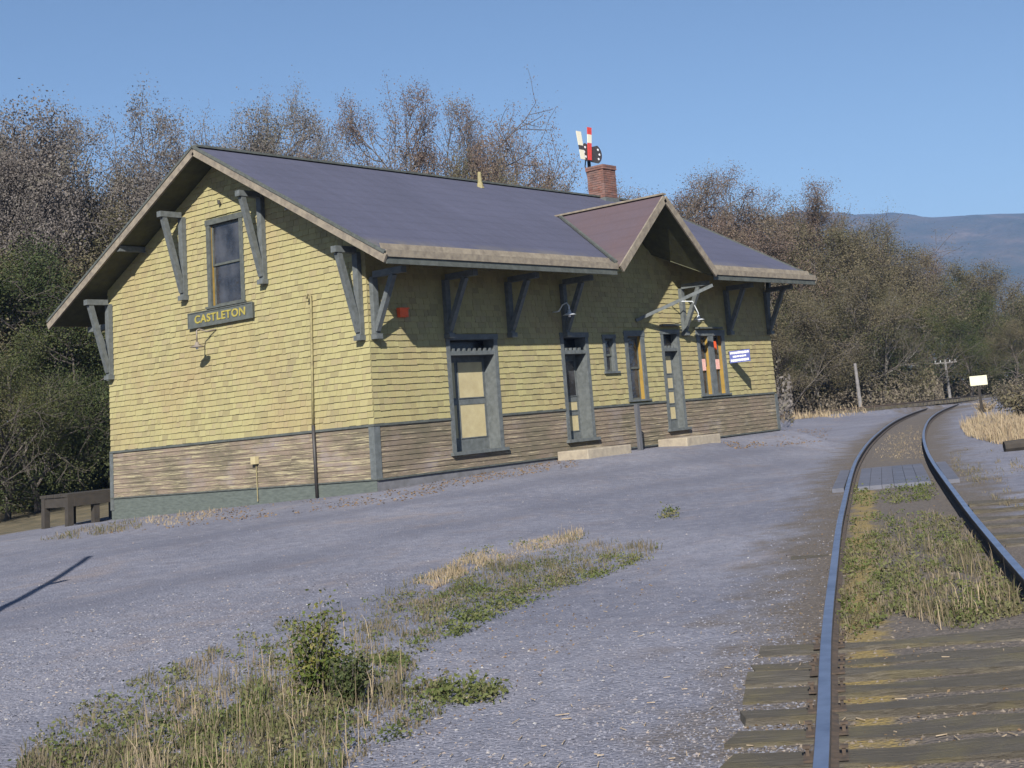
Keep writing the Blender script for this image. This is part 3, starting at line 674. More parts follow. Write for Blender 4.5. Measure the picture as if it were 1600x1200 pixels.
goose_lamp((-.03, 4.95, 3.6), [(-.03, 4.95, 3.58), (-.18, 5.1, 3.545), (-.36, hA[1]+.0, 3.60), (-.42, hA[1], 3.57), (-.42, hA[1], hA[2]+.1)], (-.42, hA[1], hA[2]-.02), .17, 'lamp_dark', 'small hanging lamp below the CASTLETON name board')
hB = hit(890, 492, 1, -.5)
goose_lamp((hB[0]-.1, -.03, hB[2]+.0), [(hB[0]-.05, -.03, hB[2]+.12), (hB[0]-.03, -.2, hB[2]+.12), (hB[0]-.02, -.32, hB[2]+.26), (hB[0], -.44, hB[2]+.3), (hB[0], -.5, hB[2]+.22), (hB[0], -.5, hB[2]+.1)], tuple(hB), .17, 'lamp_enamel', 'white enamel gooseneck lamp in the eave shade above the middle door')
hC = hit(1092, 500, 1, -.5)
goose_lamp((hC[0]-.7, -.03, 3.6), [(hC[0]-.55, -.03, 3.62), (hC[0]-.6, -.3, 3.72), (hC[0]-.2, -.48, 3.70), (hC[0], -.5, hC[2]+.2), (hC[0], -.5, hC[2]+.1)], tuple(hC), .17, 'lamp_enamel', 'white enamel lamp on a bent arm in the sunlit cross gable')
cd = empty('conduit_pipe', (-.05, 1.74, -.25), 'thin service pipe climbing the end wall, black below and yellow above', 'pipe')
MB().tube([(-.055, 1.76, -.30), (-.075, 1.76, 1.2)], .035, 8).build('lower_pipe', 'black_pipe', cd, smooth=True)
MB().tube([(-.075, 1.76, 1.2), (-.06, 1.72, 2.4), (-.06, 1.66, 3.8), (-.09, 1.64, 3.95), (-.14, 1.67, 3.97), (-.15, 1.68, 3.86)], .026, 8).build('upper_pipe', 'pale_pipe', cd, smooth=True)
jb = empty('junction_box', (-.04, 3.72, .0), 'small cream box on the peeling boards of the end wall', 'box')
prt('box', 'cream_panel', [((-.12, 3.64, .50), (-.026, 3.80, .66))], jb); MB().tube([(-.05, 3.70, .5), (-.045, 3.70, -.3)], .012, 6).build('cable', 'pale_pipe', jb)
rb = hit(627, 490, 1, -.03); ab = empty('alarm_box', (rb[0], -.03, rb[2]), 'small red box on the sunny front wall beside the corner bracket', 'box')
prt('box', 'orange_red', [((rb[0]-.12, -.12, rb[2]-.08), (rb[0]+.12, -.026, rb[2]+.09))], ab); prt('lid', 'orange_red', [((rb[0]-.14, -.14, rb[2]+.091), (rb[0]+.14, -.026, rb[2]+.115))], ab)
# projecting enamel sign near the far end
ps = empty('projecting_sign', (13.66, -.04, 2.15), 'blue and white enamel sign projecting from the wall beside the double window', 'sign')
prt('panel', 'enamel_blue', [((13.655, -.74, 2.00), (13.675, -.06, 2.34))], ps)
prt('hanger', 'black_pipe', [((13.65, -.06, 2.28), (13.68, -.026, 2.33)), ((13.65, -.06, 2.02), (13.68, -.026, 2.07))], ps)
m = MB()
for z0, z1, y0, y1 in ((2.24, 2.31, -.72, -.08), (2.145, 2.20, -.62, -.16), (2.03, 2.10, -.70, -.08)):
    y = y0
    while y < y1:
        e = min(y+random.uniform(.06, .16), y1); m.box((13.651, y, z0+random.uniform(0, .01)), (13.6545, e-.012, z1)); y = e
m.build('faded_lettering', 'enamel_white', ps)

# semaphore standing behind the ridge
sm = empty('semaphore_signal', (22.25, 11.0, gz(22.25, 11)), 'train signal with upright red and white blades behind the chimney', 'signal')
MB().tube([(22.25, 11, gz(22.25, 11)-.3), (22.25, 11, 11.0)], [.11, .07], 10).build('mast', 'signal_iron', sm, smooth=True)
MB().tube([(22.25, 11, 9.6), (21.98, 10.9, 10.1), (21.85, 10.9, 10.6), (22.0, 10.95, 10.9)], .025, 6).build('hoop', 'signal_iron', sm)
def spect(c, sg_, yy):
    m = MB(); P0 = []
    for k in range(11):
        a = math.radians(-65+k*13); P0.append((c[0]+sg_*(.16+.50*math.cos(a)*.9), yy, c[1]+.40*math.sin(a)+.05))
    poly = [(c[0]-sg_*.1, yy, c[1]-.3)]+P0+[(c[0]-sg_*.1, yy, c[1]+.3)]
    m.prism(poly, (0, .03, 0)); sp = m.build('spectacle', 'signal_iron', sm)
    m = MB()
    for k in (2, 5, 8):
        a = math.radians(-65+k*13); q = (c[0]+sg_*(.1+.38*math.cos(a)*.9), c[1]+.30*math.sin(a)+.05); m.tube([(q[0], yy-.012, q[1]), (q[0], yy+.0, q[1])], .05, 8)
    m.build('lens', 'enamel_white', sm)
spect((22.18, 11.1), -1, 10.80); spect((22.35, 11.1), 1, 10.86)
A_ = np.array; a0, a1 = hit(921, 199, 1, 10.75), hit(922, 250, 1, 10.75)
def blade(b0, b1, w0, w1, mats, cuts):
    d = b1-b0
    for (t0, t1), mt in zip(cuts, mats):
        p, q = b0+d*t0, b0+d*t1; wa, wb = w0+(w1-w0)*t0, w0+(w1-w0)*t1
        MB().prism([(p[0]-wa/2, p[1], p[2]), (p[0]+wa/2, p[1], p[2]), (q[0]+wb/2, q[1], q[2]), (q[0]-wb/2, q[1], q[2])], (0, .025, 0)).build('blade', mt, sm)
blade(a1, a0, .22, .27, ['signal_red', 'signal_white', 'signal_red'], [(0, .52), (.52, .78), (.78, 1)])
c0, c1 = hit(904, 205, 1, 10.7), hit(910, 240, 1, 10.7); c1 = c1-(c0-c1)*.25
blade(c1, c0, .26, .30, ['signal_white', 'signal_iron', 'signal_white'], [(0, .34), (.34, .5), (.5, 1)])

# steps, post, loading platform, far sign
def step(u0, u1, xa_, xb_, label):
    zg = gz((xa_+xb_)/2, -.6); e = empty('concrete_step', ((xa_+xb_)/2, -.45, zg), label, 'step')
    m = MB(); m.box((xa_, -.98, zg-.25), (xb_, -.055, zg+.20)); o = m.build('slab', 'step_concrete', e); bv = o.modifiers.new('b', 'BEVEL'); bv.width = .02; bv.segments = 2
p1 = hit(893, 718, 1, -.98); p2 = hit(990, 712, 1, -.98)
step(0, 0, 5.65, 7.35, 'worn concrete step in front of the middle door')
step(0, 0, 9.75, 11.35, 'worn concrete step in front of the door below the cross gable')
pp = on_ground([997], [711])[0]; px_, py_ = 8.20, -.62
po = empty('wooden_post', (px_, py_, gz(px_, py_)), 'short grey post standing in front of the station wall between the steps', 'post')
MB().box((px_-.05, py_-.05, gz(px_, py_)-.3), (px_+.05, py_+.05, gz(px_, py_)+1.12)).build('shaft', 'weathered_post', po)
prt('cap', 'weathered_post', [((px_-.055, py_-.055, gz(px_, py_)+1.121), (px_+.055, py_+.055, gz(px_, py_)+1.14))], po)
lp = empty('loading_bench', (-.7, 9.95, gz(-.7, 9.9)), 'dark timber loading bench at the rear corner of the end wall', 'bench')
zt_ = .20
for k in range(4): prt('plank', 'platform_timber', [((-1.05+.0, 9.35+k*.3, zt_-.07), (1.2, 9.63+k*.3, zt_))], lp)
prt('side_rail', 'platform_timber', [((-1.02, 9.36, zt_-.30), (-.96, 10.5, zt_-.072))], lp); prt('side_rail', 'platform_timber', [((-.9, 9.32, zt_-.30), (1.15, 9.345, zt_-.072))], lp)
for x in (-.97, -.3, .8):
    for y in (9.42, 10.42): prt('leg', 'platform_timber', [((x-.07, y-.07, -1.1), (x+.07, y+.07, zt_-.072))], lp)
def sign_far(u, v0, v1, w_px, dist, label):
    x, y = at_dist(u, dist); z0 = gz(x, y); zt = top_height(u, v0, dist); zb = top_height(u, v1, dist); hw = w_px/2*dist/FPX
    e = empty('trackside_sign', (x, y, z0), label, 'sign'); rdir = Vector((RT[0], RT[1], 0)).normalized()
    MB().beam(Vector((x, y, z0-.3)), Vector((x, y, zt-.05)), .1, .1).build('post', 'platform_timber', e)
    c = Vector((x, y, 0))-Vector((FW[0], FW[1], 0)).normalized()*.08
    m = MB(); m.beam(c+Vector((0, 0, (zt+zb)/2))-rdir*hw, c+Vector((0, 0, (zt+zb)/2))+rdir*hw, .03, zt-zb); m.build('board', 'sign_cream', e)
sign_far(1529, 587, 602, 26, 60, 'blank cream sign board on a short post beside the curving track')

# ------------------------------------------------------------------ tracks
def smooth_line(P, step):
    P = np.array(P); out = []
    for i in range(len(P)-1):
        p0, p1, p2, p3 = P[max(i-1, 0)], P[i], P[i+1], P[min(i+2, len(P)-1)]
        n = max(2, int(np.hypot(*(p2-p1)[:2])/step))
        for k in range(n):
            t = k/n; a = .5; m1 = (p2-p0)*.5*np.hypot(*(p2-p1)[:2])*2/max(np.hypot(*(p2-p0)[:2]), 1e-6); m2 = (p3-p1)*.5*np.hypot(*(p2-p1)[:2])*2/max(np.hypot(*(p3-p1)[:2]), 1e-6)
            out.append((2*t**3-3*t**2+1)*p1+(t**3-2*t**2+t)*m1+(-2*t**3+3*t**2)*p2+(t**3-t**2)*m2)
    out.append(P[-1]); return np.array(out)
PROF = [(-.033, 0), (.033, 0), (.036, -.008), (.036, -.034), (.010, -.042), (.010, -.115), (.06, -.128), (.06, -.14), (-.06, -.14), (-.06, -.128), (-.010, -.115), (-.010, -.042), (-.036, -.034), (-.036, -.008)]
def rail(P, parent):
    V = []; n = len(PROF); mi = []; Fc = []
    for i in range(len(P)):
        t = P[min(i+1, len(P)-1)]-P[max(i-1, 0)]; t = t[:2]/np.hypot(*t[:2]); nrm = np.array([t[1], -t[0]])
        for a, b in PROF: V.append((P[i][0]+nrm[0]*a, P[i][1]+nrm[1]*a, P[i][2]+b))
    for i in range(len(P)-1):
        for k in range(n): Fc.append((i*n+k, i*n+(k+1) % n, (i+1)*n+(k+1) % n, (i+1)*n+k)); mi.append(0 if k == 0 else 1)
    m = MB(); m.v = V; m.f = Fc; m.mi = mi; m.f += [tuple(range(n))]; m.mi += [1]; return m.build('rail', ['rail_steel', 'rail_rust'], parent)
tie_meshes = []
for k in range(5):
    bm = bmesh.new(); bmesh.ops.create_cube(bm, size=1); bmesh.ops.scale(bm, vec=(.23, 2.5, .16), verts=bm.verts)
    bmesh.ops.subdivide_edges(bm, edges=[e for e in bm.edges if abs((e.verts[0].co-e.verts[1].co).y) > 1], cuts=5)
    for v in bm.verts: v.co += Vector((random.gauss(0, .010), random.gauss(0, .02), random.gauss(0, .007)))
    me = bpy.data.meshes.new('tie'); bm.to_mesh(me); bm.free(); me.materials.append(MATS['tie_wood']); tie_meshes.append(me)
plate_me = bpy.data.meshes.new('tie_plate'); _b = MB().box((-.08, -.105, 0), (.08, .105, .010)); plate_me.from_pydata(_b.v, [], _b.f); plate_me.materials.append(MATS['rail_rust'])
spike_me = bpy.data.meshes.new('spike'); _b = MB().box((-.009, -.009, -.02), (.009, .009, .03)).box((-.016, -.022, .030), (.016, .016, .042)); spike_me.from_pydata(_b.v, [], _b.f); spike_me.materials.append(MATS['rail_rust'])
def track(name, LN, CN, RN, label, tie_rng, spacing, zoff):
    t0 = CN[0]; tr = empty(name, (t0[0], t0[1], t0[2]-.2), label, 'railway track'); off = wpos(tr)
    rail(smooth_line(LN, .7), tr); rail(smooth_line(RN, .7), tr)
    C = smooth_line(CN, .1); s = np.concatenate([[0], np.cumsum(np.hypot(np.diff(C[:, 0]), np.diff(C[:, 1])))]); d = 0
    while d < s[-1]:
        p = np.array([np.interp(d, s, C[:, k]) for k in range(3)]); q = np.array([np.interp(min(d+.2, s[-1]), s, C[:, k]) for k in range(3)])
        if tie_rng[0] <= p[0] <= tie_rng[1] and d+.2 < s[-1]:
            o = bpy.data.objects.new('tie', random.choice(tie_meshes)); COL.objects.link(o); o.parent = tr
            o.location = Vector((p[0], p[1], p[2]-.14-.08+zoff(p[0])+random.gauss(-.006, .010)))-off
            o.rotation_euler = (0, random.gauss(0, .008), math.atan2(q[1]-p[1], q[0]-p[0])+random.gauss(0, .012)); o.scale = (random.uniform(.9, 1.15), random.uniform(.97, 1.03), 1)
            if p[0] < -9.8:
                for sy in (-1, 1):
                    c_ = bpy.data.objects.new('tie_plate', plate_me); COL.objects.link(c_); c_.parent = o; c_.location = (random.uniform(-.02, .02), sy*.755/o.scale[1], .081)
                    for dy in (-.085, .085):
                        c_ = bpy.data.objects.new('spike', spike_me); COL.objects.link(c_); c_.parent = o; c_.location = (random.uniform(-.05, .05), sy*.755/o.scale[1]+dy, .094); c_.rotation_euler = (0, 0, 0 if dy < 0 else math.pi)
        d += spacing*random.uniform(.92, 1.08)
    return tr
tr1 = track('railway_track', TL, TC, TRR, 'rusty weed grown track curving past the station front', (-19, 6), .47, lambda x: .004 if x < -10.2 else (-.035 if x < -8.5 else -.05))
T2c = T2+np.array([0, 0, 0.05]); track('railway_track', offset_line(T2c, .755), T2c, offset_line(T2c, -.755), 'low far track running in from behind the station', (38, 90), .6, lambda x: .05)
Cc = smooth_line(TC, .1)
for k, x in enumerate((-6.3, -5.6, -4.7, -4.0, -3.2, -2.3)):
    i = int(np.argmin(abs(Cc[:, 0]-x))); p, q = Cc[i], Cc[i+3]; t_ = (q-p)[:2]/np.hypot(*(q-p)[:2]); ofs = 1.75+random.uniform(-.1, .2)
    X_, Y_ = p[0]+t_[1]*ofs, p[1]-t_[0]*ofs
    o = bpy.data.objects.new('tie', random.choice(tie_meshes)); COL.objects.link(o); o.parent = tr1
    o.location = Vector((X_, Y_, gz(X_, Y_)-.05+random.uniform(-.01, .015)))-wpos(tr1); o.rotation_euler = (0, 0, math.atan2(t_[1], t_[0])+random.gauss(0, .02)); o.scale = (1.1, .8, 1)
# plank crossing between and beside the rails
pc = empty('plank_crossing', (3.4, -10.0, -.8), 'short crossing of grey blue planks laid between the rails', 'crossing')
Lc = smooth_line(TL, .1); i0 = np.argmin(abs(Lc[:, 0]-1.2)); i1 = np.argmin(abs(Lc[:, 0]-5.6)); a, b = Lc[i0], Lc[i1]
tt = (b-a)[:2]; tt /= np.hypot(*tt); nn = np.array([tt[1], -tt[0]])
for k, o_ in enumerate([.13+.202*j for j in range(6)]+[-.20, 1.70]):
    e0, e1 = random.uniform(-.06, .06), random.uniform(-.06, .06); c = o_+.097 if o_ > 0 and o_ < 1.4 else o_
    p = Vector((a[0]+nn[0]*c+tt[0]*e0, a[1]+nn[1]*c+tt[1]*e0, a[2]-.155)); q = Vector((b[0]+nn[0]*c+tt[0]*e1, b[1]+nn[1]*c+tt[1]*e1, b[2]-.155))
    MB().beam(p, q, .196, .1).build('plank', 'plank_wood', pc)

# ------------------------------------------------------------------ scattered ground cover
def in_poly(U, V, poly):
    ins = np.zeros(U.shape, bool); n = len(poly)
    for i in range(n):
        (x0, y0), (x1, y1) = poly[i], poly[(i+1) % n]
        c = ((y0 > V) != (y1 > V)) & (U < (x1-x0)*(V-y0)/(y1-y0+1e-9)+x0); ins ^= c
    return ins
def sample_poly(poly, n, clump=0., seed=1):
    P = np.array(poly, float); lo, hi = P.min(0), P.max(0); us, vs = [], []; tot = 0
    while tot < n:
        U = rng.uniform(lo[0], hi[0], n*3); V = rng.uniform(lo[1], hi[1], n*3); k = in_poly(U, V, poly)
        if clump > 0: k &= (vnoise(U, V*2.2, 34, seed)*.6+vnoise(U, V*2.2, 13, seed+3)*.4) > clump*rng.uniform(.75, 1.25, len(U))
        us.append(U[k]); vs.append(V[k]); tot += k.sum()
    U = np.concatenate(us)[:n]; V = np.concatenate(vs)[:n]; return on_ground(U, V)
def blades(name, P, h, wd, mat, label, lean=.5):
    n = len(P); H = h[0]+(h[1]-h[0])*rng.random(n)**1.8; H = H*(.35+1.3*vnoise(P[:, 0], P[:, 1], .22, 31)*vnoise(P[:, 0], P[:, 1], .9, 33)*1.6);  az = rng.uniform(0, 2*np.pi, n); la = rng.uniform(0, 2*np.pi, n); le = rng.random(n)*lean
    W_ = wd*rng.uniform(.6, 1.3, n); dx, dy = np.cos(az)*W_/2, np.sin(az)*W_/2; lx, ly = np.cos(la)*le*H, np.sin(la)*le*H
    B = P.copy(); B[:, 2] -= .01
    v0 = B+np.stack([dx, dy, 0*dx], 1); v1 = B-np.stack([dx, dy, 0*dx], 1)
    M_ = B+np.stack([lx*.35, ly*.35, H*.6], 1); v2 = M_-np.stack([dx, dy, 0*dx], 1)*.75; v3 = M_+np.stack([dx, dy, 0*dx], 1)*.75
    v4 = B+np.stack([lx, ly, H*(1-.35*le)], 1)
    V = np.stack([v0, v1, v2, v3, v4], 1).reshape(-1, 3); i = np.arange(n)*5
    Fq = [(a, a+1, a+2, a+3) for a in i.tolist()]+[(a+3, a+2, a+4) for a in i.tolist()]
    return raw_mesh(name, V.tolist(), Fq, mat, label=label, kind='stuff')
def leaf_quads(C, size, flat=.5):
    n = len(C); d = rng.normal(size=(n, 3)); d[:, 2] *= flat; d /= np.linalg.norm(d, axis=1)[:, None]
    e = rng.normal(size=(n, 3)); e -= d*(e*d).sum(1)[:, None]; e /= np.linalg.norm(e, axis=1)[:, None]
    s_ = (size*rng.uniform(.6, 1.4, n))[:, None]; V = np.stack([C-d*s_*.5, C+e*s_*.28, C+d*s_*.5, C-e*s_*.28], 1).reshape(-1, 3)
    return V, [(a, a+1, a+2, a+3) for a in (np.arange(n)*4).tolist()]
def leafy(name, P, spread, hgt, per, size, mat, label):
    C = np.repeat(P, per, 0); n = len(C); C = C+np.stack([rng.normal(0, spread, n), rng.normal(0, spread, n), np.abs(rng.normal(0, hgt, n))], 1); C[:, 2] += .005
    V, Fq = leaf_quads(C, size, .8); return raw_mesh(name, V.tolist(), Fq, mat, label=label, kind='stuff')
STRIP = [(-40, 1330), (60, 1150), (160, 1085), (300, 1025), (430, 975), (560, 945), (650, 905), (740, 860), (830, 845), (905, 830), (960, 845), (1035, 855), (1030, 875), (930, 905), (850, 940), (800, 945), (700, 985), (650, 1040), (640, 1075), (730, 1080), (690, 1120), (560, 1190), (480, 1240), (300, 1330)]
blades('weed_strip', sample_poly(STRIP, 17000, .52, 4), (.02, .11), .008, LF['weedmix'], 'patchy grass and dry weeds in a strip across the gravel lot', .8)
leafy('weed_strip', sample_poly(STRIP, 1000, .60, 9), .04, .03, 9, .028, LF['weed'], 'low green leafy weeds in a strip across the gravel lot')
blades('weed_strip', sample_poly([(-60, 1330), (40, 1165), (200, 1090), (330, 1060), (470, 1040), (620, 1060), (640, 1120), (520, 1190), (420, 1330)], 5200, .52, 12), (.04, .20), .006, LF['weedmix'], 'tall tangled weeds at the near end of the strip', .7)
leafy('weed_strip', sample_poly([(0, 1330), (150, 1130), (300, 1100), (450, 1080), (560, 1130), (480, 1200), (400, 1330)], 260, .6, 15), .05, .05, 12, .03, LF['weed'], 'bright broad weeds at the near end of the strip')
blades('dry_grass_fringe', sample_poly([(640, 915), (730, 868), (800, 850), (910, 828), (912, 842), (840, 862), (760, 885), (660, 930)], 3800, .35, 5), (.03, .12), .007, LF['dry'], 'straw coloured dry grass along the edge of the weed strip', .9)
blades('weed_strip', sample_poly([(560, 985), (620, 935), (700, 890), (790, 858), (900, 835), (905, 850), (1000, 850), (1030, 862), (930, 900), (850, 930), (780, 935), (700, 975), (640, 1010)], 9000, .44, 21), (.02, .10), .007, LF['weedmix'], 'grey green grass in the far part of the weed strip', .9)
leafy('weed_strip', sample_poly([(640, 960), (740, 900), (880, 870), (1030, 858), (1000, 880), (860, 925), (760, 935), (680, 985)], 320, .58, 23), .05, .025, 9, .028, LF['weed'], 'green leafy patches in the far part of the weed strip')
blades('weed_strip', sample_poly([(230, 1330), (300, 1130), (380, 1090), (470, 1075), (560, 1120), (540, 1200), (440, 1330)], 2600, .5, 51), (.05, .17), .008, LF['weed'], 'fresh green grass tufts below the bush', .8)
leafy('weed_strip', sample_poly([(560, 1040), (640, 1010), (760, 940), (930, 890), (1040, 850), (1030, 870), (900, 915), (700, 1000), (600, 1070)], 260, .6, 53), .05, .03, 10, .03, LF['weed'], 'green leafy clumps along the inner edge of the strip')
blades('dead_stalks', sample_poly([(180, 1330), (230, 1110), (400, 1030), (560, 990), (640, 1040), (600, 1150), (450, 1330)], 420, .4, 61), (.18, .42), .005, LF['dry'], 'tall dead stalks standing in the weed strip', .45)
blades('dead_stalks', sample_poly([(1400, 960), (1420, 900), (1560, 880), (1600, 960), (1500, 1000)], 120, .3, 62), (.12, .30), .006, LF['dry'], 'dead stalks standing between the near rails', .45)
BETW = [(1308, 1010), (1310, 960), (1318, 880), (1328, 815), (1350, 805), (1480, 800), (1530, 850), (1590, 930), (1600, 960), (1500, 985), (1400, 960)]
blades('track_weeds', sample_poly(BETW, 7500, .34, 6), (.02, .12), .009, LF['weedmix'], 'weeds and thin grass growing between the near rails', .8)
leafy('track_weeds', sample_poly(BETW, 800, .46, 8), .04, .03, 9, .032, LF['weed'], 'green leafy weeds growing between the near rails')
leafy('track_weeds', sample_poly([(1325, 792), (1335, 752), (1450, 750), (1470, 770), (1455, 782), (1380, 790)], 300, .45, 2), .05, .03, 7, .035, LF['weed'], 'green weeds between the rails before the plank crossing')
blades('track_weeds', sample_poly([(1360, 715), (1385, 680), (1410, 665), (1440, 665), (1440, 695), (1450, 718)], 1500, .2, 2), (.02, .07), .012, LF['dry'], 'dry yellow grass between the rails beyond the plank crossing', .9)
leafy('gravel_weeds', sample_poly([(1030, 812), (1045, 795), (1060, 800), (1055, 812)], 30, 0), .05, .05, 9, .04, LF['weed'], 'small weed tuft alone in the gravel')
leafy('gravel_weeds', sample_poly([(640, 1075), (720, 1070), (780, 1075), (775, 1100), (720, 1105), (650, 1085)], 90, .3, 3), .04, .04, 9, .035, LF['weed'], 'low weeds in the gravel beside the bush')
blades('wall_grass', sample_poly([(215, 815), (250, 795), (350, 790), (345, 806), (260, 822)], 900, .2, 4), (.02, .10), .012, LF['dry'], 'dry grass at the foot of the end wall', .9)
blades('wall_grass', sample_poly([(60, 845), (130, 825), (215, 812), (225, 825), (120, 842)], 900, .2, 4), (.03, .16), .014, LF['weedmix'], 'rough grass in front of the loading bench', .9)
blades('far_dry_grass', sample_poly([(1500, 668), (1530, 650), (1640, 648), (1640, 700), (1560, 695), (1510, 682)], 6000, .05, 4), (.12, .42), .02, LF['dry'], 'pale dry grass on the far right beyond the track', .7)
blades('far_dry_grass', sample_poly([(1220, 653), (1300, 644), (1400, 630), (1480, 617), (1480, 622), (1400, 637), (1300, 650), (1225, 657)], 3500, .1, 4), (.1, .5), .04, LF['dry'], 'dry grass along the far track', .7)
blades('right_weeds', sample_poly([(1480, 700), (1560, 705), (1640, 720), (1640, 800), (1560, 790), (1490, 735)], 1500, .58, 4), (.02, .10), .012, LF['weedmix'], 'sparse weeds right of the track', .8)
# stones
def stones(name, P, s0, s1, mat, label):
    n = len(P); S = s0+(s1-s0)*rng.random(n)**3; base = np.array([(1, 0, 0), (0, 1, 0), (-1, 0, 0), (0, -1, 0), (0, 0, .75), (0, 0, -.5)])
    J = base[None]+rng.normal(0, .22, (n, 6, 3)); az = rng.uniform(0, 6.28, n); c, s_ = np.cos(az)[:, None], np.sin(az)[:, None]
    x = J[:, :, 0]*c-J[:, :, 1]*s_*.8; y = J[:, :, 0]*s_+J[:, :, 1]*c*.8
    V = np.stack([x, y, J[:, :, 2]*.7], -1)*S[:, None, None]*.5+P[:, None, :]
    T = [(0, 1, 4), (1, 2, 4), (2, 3, 4), (3, 0, 4), (1, 0, 5), (2, 1, 5), (3, 2, 5), (0, 3, 5)]
    Fq = [(a+p, a+q, a+r) for a in (np.arange(n)*6).tolist() for p, q, r in T]
    return raw_mesh(name, V.reshape(-1, 3).tolist(), Fq, mat, label=label, kind='stuff')
s = NT('stone_mix'); r = s.rnd(); s.done(s.ramp(r, [(0, (.06, .062, .082)), (.5, (.12, .123, .155)), (.85, (.165, .165, .195)), (.95, (.2, .16, .135)), (1, (.27, .265, .26))]), .9)
m_plain('dirt_clod', (.17, .14, .115), (.08, .065, .05), 30, .95)
stones('gravel', sample_poly([(-60, 1330), (-60, 900), (300, 830), (700, 770), (1150, 720), (1320, 720), (1300, 900), (1270, 1330)], 26000), .010, .034, 'stone_mix', 'loose blue grey gravel on the station lot')
stones('gravel', sample_poly([(620, 1040), (800, 960), (1250, 880), (1270, 1330), (400, 1330)], 12000), .010, .030, 'stone_mix', 'loose gravel between the weed strip and the near rail')
stones('gravel', sample_poly([(-60, 1040), (100, 960), (420, 900), (640, 890), (640, 905), (400, 985), (200, 1060), (0, 1140)], 9000), .012, .036, 'stone_mix', 'pale loose gravel along the edge of the weed strip')
stones('track_rubble', sample_poly([(1100, 1330), (1150, 1000), (1290, 860), (1600, 900), (1640, 1330)], 4000), .008, .04, 'dirt_clod', 'broken stone and dirt between the near ties')
def straws():
    P = sample_poly([(400, 1330), (640, 1080), (900, 960), (1200, 900), (1280, 1100), (1640, 960), (1640, 1330)], 200); m = MB()
    for p in P:
        a = random.uniform(0, 6.28) if random.random() < .4 else random.gauss(.45, .25); l = random.uniform(.02, .09); dd = Vector((math.cos(a), math.sin(a), random.uniform(-.03, .06)))*l
        q = Vector(p)+Vector((0, 0, .012)); m.beam(q, q+dd, .005, .004)
    m.build('straw_litter', 'straw', fix=False, label='bits of straw and twig lying on the gravel', kind='stuff')
m_plain('straw', (.34, .27, .19), (.2, .15, .10), 20, .9); straws()

def litter(P, size, mat, label):
    P = P+np.array([0, 0, .008]); V, Fq = leaf_quads(P, size, .25); return raw_mesh('leaf_litter', V.tolist(), Fq, mat, label=label, kind='stuff')
m_leaf('leaf_litter', [(.09, .055, .032), (.15, .095, .055), (.19, .135, .08), (.14, .10, .075)], ns=3)
litter(sample_poly([(585, 790), (600, 765), (760, 738), (900, 712), (905, 728), (760, 752), (620, 785)], 800, .42, 41), .05, MATS['leaf_litter'], 'fallen orange leaves along the foot of the front wall')
litter(sample_poly([(1120, 690), (1215, 672), (1300, 668), (1290, 690), (1150, 702)], 700, .42, 42), .06, MATS['leaf_litter'], 'fallen leaves at the far corner of the station')
litter(sample_poly([(170, 835), (230, 805), (420, 785), (580, 772), (600, 785), (400, 812)], 600, .45, 43), .045, MATS['leaf_litter'], 'fallen leaves along the foot of the end wall')
litter(sample_poly([(60, 1330), (300, 1030), (560, 945), (900, 830), (1060, 850), (1000, 960), (700, 1150), (500, 1330)], 1500, .4, 44), .022, MATS['leaf_litter'], 'dead leaves caught in the weed strip')
litter(sample_poly([(1090, 1330), (1200, 850), (1310, 700), (1460, 700), (1640, 980), (1640, 1330)], 900, .3, 45), .022, MATS['leaf_litter'], 'dead leaves between the near ties')

# ------------------------------------------------------------------ bushes
def bush(name, u, v, h, rad, mat, n, size, label, dist=None, stems=14, group=None, cat='bush'):
    if dist: x, y = at_dist(u, dist); p = np.array([x, y, gz(x, y)])
    else: p = on_ground([u], [v])[0]
    e = empty(name, tuple(p), label, cat, group); m = MB(); C = []
    for k in range(stems):
        a = random.uniform(0, 6.28); rr = rad*math.sqrt(random.random()); hh = h*random.uniform(.45, 1.0)*(1-.35*(rr/rad)**2)
        q = Vector(p)+Vector((math.cos(a)*rr, math.sin(a)*rr, hh)); b_ = Vector(p)+Vector((math.cos(a)*rr*.25, math.sin(a)*rr*.25, -.03)); md = (q+b_)/2+Vector((random.gauss(0, .05), random.gauss(0, .05), .03))*h
        m.tube([b_, md, q], [.010*h+.002, .007*h+.0015, .002], 4)
        for t in np.linspace(.25, 1.05, int(n/stems)):
            c = b_*(1-t)**2+2*md*t*(1-t)+q*t*t; C.append(np.array(c)+rng.normal(0, .10*h*(.5+.5*t), 3)*np.array([1, 1, .8]))
    C = np.array(C); C[:, 2] = np.maximum(C[:, 2], p[2]+.01); m.build('stems', 'bark_grey', e)
    V, Fq = leaf_quads(C-p, size, .8); raw_mesh('foliage', V.tolist(), Fq, mat, e); return e
bush('bush', 500, 1092, .66, .17, LF['bush'], 2200, .030, 'leafy green bush with reddish tips standing in the weed strip', stems=26)
bush('bush', 545, 1100, .34, .16, LF['green'], 1500, .030, 'low dark green bush beside the taller reddish one', stems=22)
bush('bush', 1575, 0, 1.6, 1.1, LF['brush'], 2600, .09, 'brown brush clump beside the blank trackside sign', dist=70, stems=40)
bush('bush', 1605, 0, 1.3, 1.2, LF['olive'], 2400, .12, 'olive brush clump at the right edge beyond the dry grass', dist=52, stems=40)
bush('bush', 1535, 0, .6, .6, LF['dry'], 1600, .06, 'straw coloured clump at the foot of the trackside sign', dist=66, stems=30)
lg = on_ground([1600], [703])[0]; lgo = empty('fallen_log', tuple(lg), 'dark fallen timber lying by the dry grass at the right edge', 'log')
